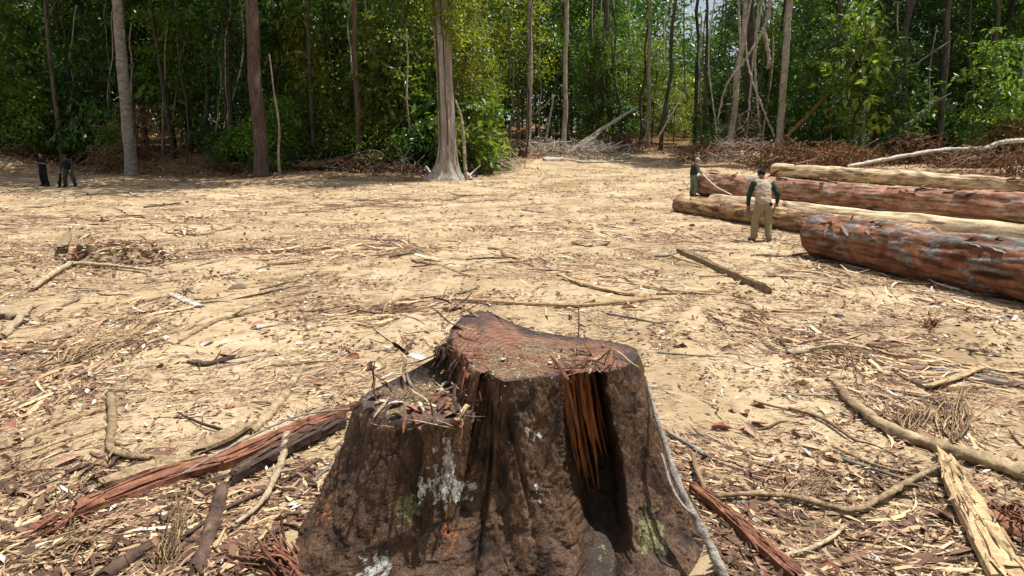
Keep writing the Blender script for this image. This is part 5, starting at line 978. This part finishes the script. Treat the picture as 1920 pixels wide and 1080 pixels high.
stick('fallen_branch', [(1480, 770), (1540, 790), (1600, 830)], [5, 6, 5], K['brown_twig'], 'thin brown twig above the mottled branch', 'branch', lift=.02)
stick('fallen_branch', [(1820, 1000), (1880, 1060), (1930, 1090)], [16, 16, 14], K['brown_twig'], 'brown stick in the shaded bottom corner', 'branch')
stick('fallen_branch', [(1830, 960), (1900, 1000), (1960, 1040)], [22, 26, 20], K['red_bark'], 'frayed red branch by the splintered plank', 'branch')
stick('fallen_branch', [(1440, 1060), (1510, 1045), (1560, 1020), (1580, 1000)], [6, 7, 7, 5], K['cream_stick'], 'pale forked twig at the bottom beside the red-brown plank', 'branch', lift=.04)
stick('upright_twig', np.array([on_g(1083, 640), on_g(1083, 640) + [.01, 0, .18], on_g(1083, 640) + [.0, 0, .40]]), [3, 2.6, 1.6], K['brown_twig'], 'thin twig standing upright behind the big stump', 'twig', world=True)
vpx = [(1206, 720, .80), (1222, 775, .68), (1240, 835, .54), (1262, 900, .40), (1292, 962, .27), (1322, 1022, .14), (1352, 1085, .02)]
stick('aerial_root', np.array([at_z(*q_) + [.02, -.02, 0] for q_ in vpx]), [5, 7, 10, 12, 13, 15, 17], K['root_grey'], 'grey-white root running down the side of the big stump', 'root', world=True, knots=3, n=12)
stick('aerial_root', np.array([at_z(*q_) + [.0, -.03, 0] for q_ in [(1238, 845, .52), (1256, 905, .40), (1276, 940, .33), (1300, 960, .28)]]), [4, 5, 6, 4], K['root_grey'], 'thin side strand of the grey-white root', 'root', world=True)
def bundle(name, base, tip, n, spread, mat, label, cat, w=.004, seed=1):
    rg = np.random.RandomState(seed); mb = MB(); base, tip = np.asarray(base), np.asarray(tip); L = np.linalg.norm(tip - base)
    for _ in range(n):
        o_ = rg.normal(0, spread * .35, 3) * [1, 1, .3]; f_ = rg.normal(0, spread * .6, 3) * [1, 1, .4]; k = rg.uniform(.3, 1.08); f_ = f_ * (1 + 1.6 * (rg.rand() < .25))
        P = path([base + o_, base + (tip - base) * k * .5 + o_ + rg.normal(0, .05 * L + .008, 3), base + (tip - base) * k + o_ + f_], 7); P[:, 2] = np.maximum(P[:, 2], G(P[:, 0], P[:, 1]) + .008)
        V_, F_ = tube(P, [w * rg.uniform(.6, 1.6), w * .4], 4, .5); mb.add(V_ - base, F_, rg.rand())
    return tag(link(name, mb.mesh(name, mat, True), loc=base), label, cat)
for nm, bs, tp_, n_, sp_, mt, lb, ct, w_, sd_ in [('straw_tuft', on_g(310, 1055), at_z(338, 935, .26), 70, .05, 'fibre', 'upright tuft of broken golden straw in the shaded corner', 'straw', .004, 1), ('fibre_bundle', on_g(1778, 835), on_g(1795, 738) + [0, 0, .05], 60, .10, 'fibre', 'upright fibre bundle splayed above the mottled branch', 'fibre', .007, 2),
     ('fibre_bundle', on_g(1700, 815), on_g(1730, 770) + [0, 0, .06], 40, .12, 'fibre', 'frayed fibre tuft beside the upright fibre bundle', 'fibre', .006, 3), ('shredded_bark', on_g(70, 1000), on_g(170, 965) + [0, 0, .05], 46, .13, 'red_bark', 'shredded reddish bark heap at the low end of the red slab', 'bark', .010, 4), ('shredded_bark', on_g(90, 1040), on_g(210, 1010) + [0, 0, .06], 60, .14, 'tan_stick', 'orange-tan shredded fibres below the reddish bark heap', 'bark', .006, 5),
     ('shredded_bark', on_g(1890, 965), on_g(1925, 1020) + [0, 0, .1], 70, .14, 'red_bark', 'frayed red bark shreds near the splintered plank', 'bark', .008, 6), ('fibre_bundle', on_g(1480, 945), on_g(1560, 905) + [0, 0, .05], 60, .12, 'tan_stick', 'coil of dry brown fibre above the S-curved branch', 'fibre', .004, 7), ('shredded_bark', on_g(560, 1075), on_g(470, 1055) + [0, 0, .12], 50, .10, 'red_bark', 'dark red shreds at the root of the big stump', 'bark', .012, 8),
     ('fibre_bundle', on_g(1560, 660), on_g(1700, 700), 60, .25, 'tan_stick', 'loose sheaf of tan bark fibres beyond the mottled branch', 'fibre', .008, 9), ('bark_lump', on_g(1742, 618), on_g(1746, 612) + [0, 0, .12], 46, .10, 'red_bark', 'tattered pink-red lump of bark alone on the sand', 'bark', .012, 10), ('fibre_bundle', on_g(790, 585), on_g(640, 590), 60, .22, 'brown_twig', 'brown twig bundle just behind the big stump', 'twigs', .008, 11), ('fibre_bundle', on_g(110, 690), on_g(330, 600), 70, .25, 'tan_stick', 'sheaf of tan strips along the long fibrous strip', 'fibre', .007, 12)]:
    bundle(nm, bs, tp_, n_, sp_, M['red_strand' if mt == 'red_bark' else 'tan_strand'], lb, ct, w_, sd_)

# ------------------------------------------------------------------ ground litter
_mx = np.maximum(BR, TR); _ia = np.argsort(aw)
def in_stump(x, y, k=1.0): return np.hypot(x - cc_[0], y - cc_[1]) < k * np.interp(np.arctan2(y - cc_[1], x - cc_[0]), aw[_ia], _mx[_ia])
def spots(n, y0, y1, rg, pw=1.0, clump=1.0, sc=.45, side=.86):
    X_, Y_ = np.zeros(0), np.zeros(0)
    while len(X_) < n:
        y = (y0 ** pw + rg.rand(n * 2) * (y1 ** pw - y0 ** pw)) ** (1 / pw); x = rg.uniform(-1, 1, n * 2) * (side * y + 1.6)
        f = fbm(np.stack([x * sc, y * sc * 1.6, x * 0], 1) + 3, 3); near_ = np.exp(-((y - 3.2) / 2.0) ** 2) * .5
        ok = (rg.rand(n * 2) < np.clip(.30 + near_ + 1.2 * clump * f, .05, 1)) & ~in_stump(x, y, .99); X_ = np.r_[X_, x[ok]]; Y_ = np.r_[Y_, y[ok]]
    return X_[:n], Y_[:n]
def azim(x, y, rg, sd=.6): return np.where(x > .25 * y, -.45, np.where(x < -.1 * y, .55, .05)) + rg.normal(0, sd, len(x))
def strips(x, y, az, L, Wd, rg, S=3, arch=.10):
    N = len(x); u = np.linspace(-.5, .5, S + 1); cv = rg.normal(0, .35, N)
    a_ = az[:, None] + cv[:, None] * u[None]; px_ = x[:, None] + np.cos(a_) * u * L[:, None]; py_ = y[:, None] + np.sin(a_) * u * L[:, None]
    wd = Wd[:, None] * (1 - .75 * np.abs(u * 2)[None] ** 3) / 2; ro = rg.normal(0, .5, N)[:, None]
    zz_ = G(px_.ravel(), py_.ravel()).reshape(N, -1) + .006 + np.abs(rg.normal(0, arch, N))[:, None] * L[:, None] * (np.abs(u) * 2 - rg.uniform(0, 1, N)[:, None]) ** 2 * .5 + rg.uniform(-.008, .012, N)[:, None]
    ex, ey = -np.sin(a_) * wd * np.cos(ro), np.cos(a_) * wd * np.cos(ro); ez = np.abs(wd * np.sin(ro))
    V_ = np.stack([np.stack([px_ - ex, py_ - ey, zz_], -1), np.stack([px_ + ex, py_ + ey, zz_ + ez * 1.3], -1)], 2).reshape(-1, 3)
    b_ = np.arange(N)[:, None] * (S + 1) * 2 + np.arange(S)[None] * 2
    return V_, np.stack([b_, b_ + 1, b_ + 3, b_ + 2], -1).reshape(-1, 4)
rg = np.random.RandomState(21); LV, LF, LT, off = [], [], [], 0
TINTS = np.array([.03, .12, .2, .3, .36, .46, .55, .62, .7, .8, .9, .97]); TP_ = np.array([.10, .15, .14, .10, .06, .14, .12, .09, .06, .03, .010, .003]); TP_ = TP_ / TP_.sum()
def put(V_, F_, t_, per):
    global off
    LV.append(V_); LF.append(F_ + off); LT.append(np.repeat(np.clip(t_ + rg.normal(0, .03, len(t_)), 0, 1), per)); off += len(V_)
for n, y0, y1, l0, l1, w0, w1, pw, sc in [(22000, 1.8, 6, .02, .20, .003, .011, 1.2, 1.2), (50000, 5, 14, .04, .30, .005, .017, 1.5, .5), (40000, 13, 26, .07, .45, .010, .028, 1.5, .35), (16000, 25, 44, .12, .7, .02, .06, 1.3, .25)]:
    x, y = spots(n, y0, y1, rg, pw, 1.1, sc); L = l0 + (l1 - l0) * rg.rand(n) ** 2.6; Wd = w0 + (w1 - w0) * rg.rand(n) ** 2; V_, F_ = strips(x, y, azim(x, y, rg, .8), L, Wd, rg); put(V_, F_, rg.choice(TINTS, n, p=TP_), 8)
# small leaves in the litter
for n, y0, y1, s0, s1 in [(7000, 1.8, 6.5, .02, .09), (11000, 6, 16, .04, .11), (6000, 15, 40, .08, .2)]:
    x, y = spots(n, y0, y1, rg, 1.3, 1.2, .6); C = np.stack([x, y, G(x, y) + .012 + rg.uniform(0, .012, n)], 1); L = rg.uniform(s0, s1, n); V_, F_ = leaves(C, L, L * rg.uniform(.3, .5, n), rg, (.12, .2)); put(V_, F_, rg.choice(np.array([.12, .3, .36, .45, .7, .9, .97]), n, p=[.20, .15, .20, .22, .15, .06, .02]), 4)
# thick dark mat of debris around the foot of the stump
n = 24000; a_ = rg.uniform(0, 6.283, n); r_ = .75 + np.abs(rg.normal(0, .85, n)); x = cc_[0] + np.cos(a_) * r_ * 1.6; y = cc_[1] - .25 + np.sin(a_) * r_ * .8; ok = ~in_stump(x, y, .86) & (fbm(np.stack([x * 1.7, y * 1.7, x * 0], 1) + 8, 3) > -.1) & (y < 3.9); x, y = x[ok], y[ok]
L = .03 + .16 * rg.rand(len(x)) ** 2; V_, F_ = strips(x, y, rg.uniform(0, 6.28, len(x)), L, L * rg.uniform(.05, .28, len(x)), rg, 3, .3); put(V_, F_, rg.choice(np.array([.03, .08, .12, .2, .3, .45, .55]), len(x), p=[.22, .22, .2, .14, .09, .08, .05]), 8)
# windrows of strips
for pts, n, sd_, l1 in [([(420, 470), (560, 474), (700, 462), (830, 470)], 700, .35, .9), ([(640, 600), (720, 590), (830, 560)], 500, .2, .5), ([(0, 470), (90, 480), (180, 520)], 500, .6, .7), ([(0, 780), (130, 700), (330, 560)], 900, .22, .5), ([(0, 660), (180, 640), (300, 560)], 600, .25, .4),
                      ([(1520, 650), (1650, 690), (1900, 720)], 900, .25, .6), ([(1620, 720), (1700, 780), (1760, 830)], 600, .18, .4), ([(1380, 590), (1500, 640), (1650, 655)], 600, .3, .6), ([(1290, 930), (1420, 1000), (1600, 1040), (1880, 1020)], 1500, .22, .3), ([(60, 1010), (300, 960), (600, 960)], 1500, .16, .26), ([(380, 1060), (480, 980), (600, 930)], 800, .14, .22), ([(1230, 830), (1350, 880), (1480, 900)], 900, .16, .22), ([(1480, 480), (1650, 530), (1900, 600)], 700, .4, .5), ([(480, 385), (700, 380), (900, 372)], 600, 1.2, 1.2), ([(0, 405), (200, 410), (400, 430)], 700, 1.2, 1.2), ([(1000, 420), (1200, 440), (1400, 460)], 700, .9, .7), ([(900, 480), (1050, 500), (1200, 520)], 500, .5, .6)]:
    P = path(gpath(pts), 200); i_ = rg.randint(0, 200, n); x = P[i_, 0] + rg.normal(0, sd_, n); y = P[i_, 1] + rg.normal(0, sd_, n); ok = ~in_stump(x, y, .99); x, y, i_ = x[ok], y[ok], i_[ok]; T_ = np.gradient(P, axis=0)
    az = np.arctan2(T_[i_, 1], T_[i_, 0]) + rg.normal(0, .5, len(x)); L = .05 + l1 * rg.rand(len(x)) ** 2.2; V_, F_ = strips(x, y, az, L, L * rg.uniform(.02, .09, len(x)) + .003, rg, 3, .2); put(V_, F_, rg.choice(TINTS, len(x), p=TP_), 8)
# leaf litter on the forest floor
n = 16000; x = rg.uniform(-45, 45, n); y = rg.uniform(31, 58, n); ok = (y - edge_d(x, y) + 3 * pn(np.stack([x * .4, y * .4, x * 0], 1))) > -2.2; x, y = x[ok], y[ok]; C = np.stack([x, y, G(x, y) + rg.uniform(.01, .12, len(x))], 1); L = rg.uniform(.12, .34, len(x)); V_, F_ = leaves(C, L, L * .45, rg, (.1, .5)); put(V_, F_, rg.choice(np.array([.05, .12, .2, .3, .36, .46, .9]), len(x), p=[.16, .22, .2, .14, .12, .1, .06]), 4)
tag(link('ground_litter', mesh('ground_litter', np.concatenate(LV), np.concatenate(LF), M['litter'], False, {'tint': np.concatenate(LT)})), 'fine bark shreds, chips and leaf crumbs strewn over the sand', 'litter', kind='stuff')

# single leaves, strips and twigs that can be picked out
LM = [('straw tuft', on_g(325, 1000)), ('red bark slab', on_g(400, 880)), ('shaded flank of the big stump', on_g(620, 930)), ('thick mottled branch', on_g(1700, 830)), ('splintered plank', on_g(1830, 980)), ('red-brown split plank', on_g(1390, 1000)), ('crooked right-angled branch', on_g(250, 830)), ('sand-covered stump', on_g(195, 490)), ('thick near log', on_g(1700, 560)), ('squared brown beam', on_g(1350, 510)),
      ('far rim of the big stump', on_g(950, 620)), ('upright fibre bundle', on_g(1785, 790)), ('grey wood block', on_g(350, 565)), ('long fibrous strip', on_g(240, 620)), ('S-curved branch', on_g(1550, 960)), ('cream chunk of branch', on_g(1520, 660)), ('cream stub', on_g(30, 610)), ('smooth cream branch', on_g(520, 750)), ('pink-red bark lump', on_g(1746, 610)), ('vest-wearing person', on_g(1425, 455)), ('straight tan strip', on_g(1270, 548)), ('shoulder of the big stump', on_g(1290, 800))]
LMP = np.array([p for _, p in LM])
def lm(x, y): return LM[int(np.argmin(np.hypot(LMP[:, 0] - x, LMP[:, 1] - y)))][0]
def leaf_mesh(seed, mat):
    rg = np.random.RandomState(seed); nl, nw = 9, 5; u = np.linspace(0, 1, nl); w = np.linspace(-1, 1, nw); wd = .26 * np.sin(np.pi * u ** .85) ** .8 + .005; cl, cw = rg.normal(.0, .5), abs(rg.normal(.55, .35))
    U, Wg = np.meshgrid(u, w, indexing='ij'); th = Wg * cw * 1.6; x = Wg * wd[:, None] * np.cos(th * .6); z = wd[:, None] * (np.abs(Wg) ** 1.5) * cw * .9 + .22 * cl * (U - .5) ** 2 + .02 * pn(np.stack([U.ravel() * 6, Wg.ravel() * 2, U.ravel() * 0 + seed], 1)).reshape(U.shape)
    y = (U - .5) * (1 - .1 * cl * cl); z = z - z.min() + .02; V_ = np.stack([x, y, z], -1).reshape(-1, 3); i = np.arange(nl - 1)[:, None] * nw; j = np.arange(nw - 1)[None]; return mesh('dry_leaf', V_, np.stack([i + j, i + j + 1, i + nw + j + 1, i + nw + j], -1).reshape(-1, 4), mat, True)
def strip_mesh(seed, mat):
    rg = np.random.RandomState(seed); P = path(np.array([[-.5, 0, .02], [-.2, rg.normal(0, .04), .02], [.15, rg.normal(0, .05), .03], [.5, rg.normal(0, .06), .02 + abs(rg.normal(0, .07))]]), 12); V_, F_ = tube(P, np.array([.5, 1, .9, 1, .4]) * rg.uniform(.025, .055), 6, .3, .5, seed=seed, jag=.05); V_[:, 2] -= V_[:, 2].min() ; return mesh('bark_strip', V_, F_, mat, False)
def twig_mesh(seed, mat):
    rg = np.random.RandomState(seed); mb = MB(); P = path(np.array([[-.5, 0, .02], [-.2, rg.normal(0, .08), .03], [.2, rg.normal(0, .08), .03], [.5, rg.normal(0, .12), .03]]), 12); V_, F_ = tube(P, [.020, .016, .007], 6, 1, .3, seed=seed); mb.add(V_, F_)
    i0 = rg.randint(4, 9); V_, F_ = tube(path([P[i0], P[i0] + [.12, rg.choice([-1, 1]) * .10, .03], P[i0] + [.28, rg.choice([-1, 1]) * .16, .02]], 6), [.010, .004], 5); mb.add(V_, F_); me = mb.mesh('twig', mat); return me
LFM = {k: [leaf_mesh(i * 7 + j, M['dry ' + k]) for j in range(5)] for i, k in enumerate(DRY)}
SMT = {'tan': 'fibre', 'red-brown': 'red_bark', 'dark': 'dark_bark', 'brown': 'brown_twig', 'pale': 'cream_stick', 'grey': 'grey_stick'}
STM = {k: [strip_mesh(50 + i * 9 + j, M[v_]) for j in range(5)] for i, (k, v_) in enumerate(SMT.items())}; TWM = {k: [twig_mesh(150 + i * 9 + j, M[SMT[k]]) for j in range(4)] for i, k in enumerate(['tan', 'brown', 'dark', 'grey'])}
rg = np.random.RandomState(63)
def drop(nm, me, x, y, z, s, az, label, cat, grp, tilt=.12, sx=1.0):
    o = link(nm, me, None, (x, y, z), (rg.normal(0, tilt), rg.normal(0, tilt), az), (s, s * sx, s)); return tag(o, label, cat, grp)
nd_ = [0]
x, y = spots(290, 1.9, 9.0, rg, 1.0, 1.0, 1.2)
for k in range(290):
    c_ = rg.choice(list(DRY), p=[.30, .20, .16, .16, .12, .06]); s_ = rg.uniform(.06, .15) * (1 + .05 * y[k]); w_ = lm(x[k], y[k])
    drop('dry_leaf', LFM[c_][rg.randint(5)], x[k], y[k], g1(x[k], y[k]) + .006, s_, rg.uniform(0, 6.28), f'{c_} fallen leaf {"large" if s_ > .13 else "lying"} near the {w_}' if s_ <= .13 else f'large {c_} fallen leaf near the {w_}', 'leaf', f'fallen leaves near the {w_}', .3)
x, y = spots(280, 2.0, 13.0, rg, 1.0, 1.0, .9); az = azim(x, y, rg, .6)
for k in range(280):
    c_ = rg.choice(list(SMT), p=[.36, .16, .14, .16, .12, .06]); s_ = rg.uniform(.14, .55) * (.55 + .09 * y[k]); w_ = lm(x[k], y[k])
    drop('bark_strip', STM[c_][rg.randint(5)], x[k], y[k], g1(x[k], y[k]), s_, az[k], f'{"long" if s_ > .35 else "short"} {c_} bark strip near the {w_}', 'bark', f'bark strips near the {w_}', .05, rg.uniform(.6, 1.1))
x, y = spots(230, 2.0, 13.0, rg, 1.0, 1.0, .7); az = azim(x, y, rg, .7)
for k in range(230):
    c_ = rg.choice(list(TWM)); s_ = rg.uniform(.2, .75) * (.6 + .08 * y[k]); w_ = lm(x[k], y[k])
    drop('twig', TWM[c_][rg.randint(4)], x[k], y[k], g1(x[k], y[k]), s_, az[k], f'{"long" if s_ > .45 else "short"} {c_} twig on sand near the {w_}', 'twig', f'twigs near the {w_}', .05, rg.uniform(.5, 1.2))
drop('dry_leaf', LFM['off white'][1], *(on_g(445, 544) + [0, 0, .01]), .30, 1.6, 'broad white leaf shining alone near the grey wood block', 'leaf', None, .1)
for px, py, c_, s_ in [(1398, 780, 'rust red', .17), (1372, 772, 'rust red', .15), (1425, 800, 'rust red', .16), (1345, 775, 'rust red', .13), (1405, 812, 'pinkish tan', .17), (1420, 765, 'rust red', .13)]:
    drop('dry_leaf', LFM[c_][rg.randint(5)], *(on_g(px, py) + [0, 0, .02]), s_, rg.uniform(0, 6), f'curled {c_} leaf in the bright red leaf cluster beside the stump', 'leaf', 'red leaf cluster beside the stump', .5)
# debris lying on the stump
def top_z(x, y): return float(TV[np.argmin((TV[:, 0] - x) ** 2 + (TV[:, 1] - y) ** 2), 2])
for k in range(115):
    if k < 75: q_ = at_z(rg.uniform(700, 900), rg.uniform(640, 775), .80); zone = 'heaped on the low shelf of the big stump'; c_ = rg.choice(['red-brown', 'dark', 'tan', 'pale', 'brown', 'grey'], p=[.34, .22, .14, .12, .12, .06])
    else: q_ = at_z(rg.normal(1110, 38), rg.normal(690, 12), .93); zone = 'caught at the mouth of the stump hollow'; c_ = rg.choice(['tan', 'brown', 'red-brown', 'pale'])
    if not in_stump(q_[0], q_[1], .97): continue
    z_ = top_z(q_[0], q_[1]) + rg.uniform(.0, .05 if k < 75 else .03)
    drop('wood_chip', STM[c_][rg.randint(5)], q_[0], q_[1], z_, rg.uniform(.08, .26), rg.uniform(0, 6.28), f'{c_} splintered wood chip {zone}', 'wood chip', 'wood chips ' + zone, .55, rg.uniform(.6, 1.3))
for k in range(34):
    q_ = at_z(rg.uniform(690, 890), rg.uniform(665, 785), .77) if k < 24 else at_z(rg.uniform(930, 1150), rg.uniform(650, 700), .93)
    if not in_stump(q_[0], q_[1], .95): continue
    c_ = rg.choice(['silver grey', 'straw coloured', 'pinkish tan', 'dark brown', 'off white', 'rust red']); drop('dry_leaf', LFM[c_][rg.randint(5)], q_[0], q_[1], top_z(q_[0], q_[1]) + .01, rg.uniform(.05, .14) * (1 if k < 24 else .45), rg.uniform(0, 6), f'{c_} leaf on the {"low shelf" if k < 24 else "upper sawn face"} of the big stump', 'leaf', 'leaves lying on the big stump', .35)
# crumbs of sawdust and lichen on the top
n = 1700; a_ = rg.uniform(0, 6.283, n); q_ = np.concatenate([np.stack([at_z(960, 680, .93)[0] + rg.normal(0, .17, n // 2), at_z(960, 680, .93)[1] + rg.normal(0, .12, n // 2)], 1), np.stack([at_z(790, 740, .75)[0] + rg.normal(0, .13, n // 2), at_z(790, 740, .75)[1] + rg.normal(0, .14, n // 2)], 1)])
q_ = q_[in_stump(q_[:, 0], q_[:, 1], .95)]; zc = np.array([top_z(p_[0], p_[1]) for p_ in q_]); L = rg.uniform(.006, .034, len(q_)) * rg.rand(len(q_)); V_, F_ = leaves(np.c_[q_, zc + .003], L + .004, L * rg.uniform(.2, .5, len(q_)), rg, (.05, .15))
tag(link('sawdust_crumbs', mesh('sawdust_crumbs', V_, F_, M['litter'], False, {'tint': np.repeat(rg.choice(TINTS[:9], len(q_)), 4)})), 'sawdust crumbs and bits strewn over the stump top', 'sawdust', kind='stuff')
# torn fibres along the broken step of the stump, chips around the low stump
for k, (bx, by, bz, tx_, ty_, tz_, n_) in enumerate([(862, 625, .98, 828, 672, .84, 60), (872, 660, .93, 846, 712, .79, 60), (885, 690, .90, 880, 760, .74, 40), (835, 650, .93, 815, 690, .82, 40)]):
    bundle('torn_fibres', at_z(bx, by, bz), at_z(tx_, ty_, tz_), n_, .045, M['red_strand'] if k % 2 == 0 else M['dark_strand'], ['dark red torn fibres at the upper end of the stump step', 'dark torn fibres midway down the stump step', 'red torn fibres where the step meets the stump front', 'dark torn fibres at the back of the stump shelf'][k], 'bark', .008, 40 + k)
n = 700; a_ = rg.uniform(0, 6.283, n); r_ = rg.rand(n) ** .6 * 1.15; x = loc_[0] + np.cos(a_) * r_ * 1.2; y = loc_[1] + np.sin(a_) * r_ * .8; rd = np.hypot((x - loc_[0]) / 1.25, (y - loc_[1]) / .8); V_, F_ = strips(x, y, rg.uniform(0, 6.28, n), .06 + .3 * rg.rand(n) ** 2, rg.uniform(.01, .05, n), rg, 3, .2); V_[:, 2] += np.repeat(np.interp(rd, [0, .5, .62, .95], [.26, .26, .18, .0]), 8)
tag(link('bark_crumbs', mesh('bark_crumbs', V_ - loc_, F_, M['litter'], False, {'tint': np.repeat(rg.choice(TINTS, n, p=TP_), 8)}), rt), kind='stuff')
for k in range(26):
    a_ = rg.uniform(0, 6.28); q_ = loc_ + np.array([math.cos(a_) * rg.uniform(.2, 1.2), math.sin(a_) * rg.uniform(.2, .8) - .2, 0]); d_ = math.hypot((q_[0] - loc_[0]) / 1.25, (q_[1] - loc_[1]) / .8); c_ = rg.choice(['red-brown', 'dark', 'tan', 'brown', 'pale'])
    drop('bark_strip', STM[c_][rg.randint(5)], q_[0], q_[1], loc_[2] + (.25 if d_ < .55 else max(0.0, .20 - (d_ - .55) * .6) if d_ < .9 else g1(q_[0], q_[1]) - loc_[2]), rg.uniform(.2, .6), rg.uniform(0, 6.28), f'{c_} bark strip heaped on the sand-covered stump', 'bark', 'bark strips on the sand-covered stump', .3)

# labels: things alike in every other way are told apart by their order across the clearing
_by = {}
for o in SC.objects:
    if o.parent is None and o.get('label') and o.get('kind') is None and o.location.y > 0: _by.setdefault(o['label'], []).append(o)
_ord = ['first', 'second', 'third', 'fourth', 'fifth', 'sixth', 'seventh', 'eighth']
for lb, os_ in _by.items():
    if 2 <= len(os_) <= 8 and len(lb.split()) <= 13:
        os_.sort(key=lambda o: o.location.x / max(o.location.y, .5))
        for k, o in enumerate(os_): o['label'] = lb + ', ' + (('left one', 'right one')[k] if len(os_) == 2 else _ord[k] + ' from left')
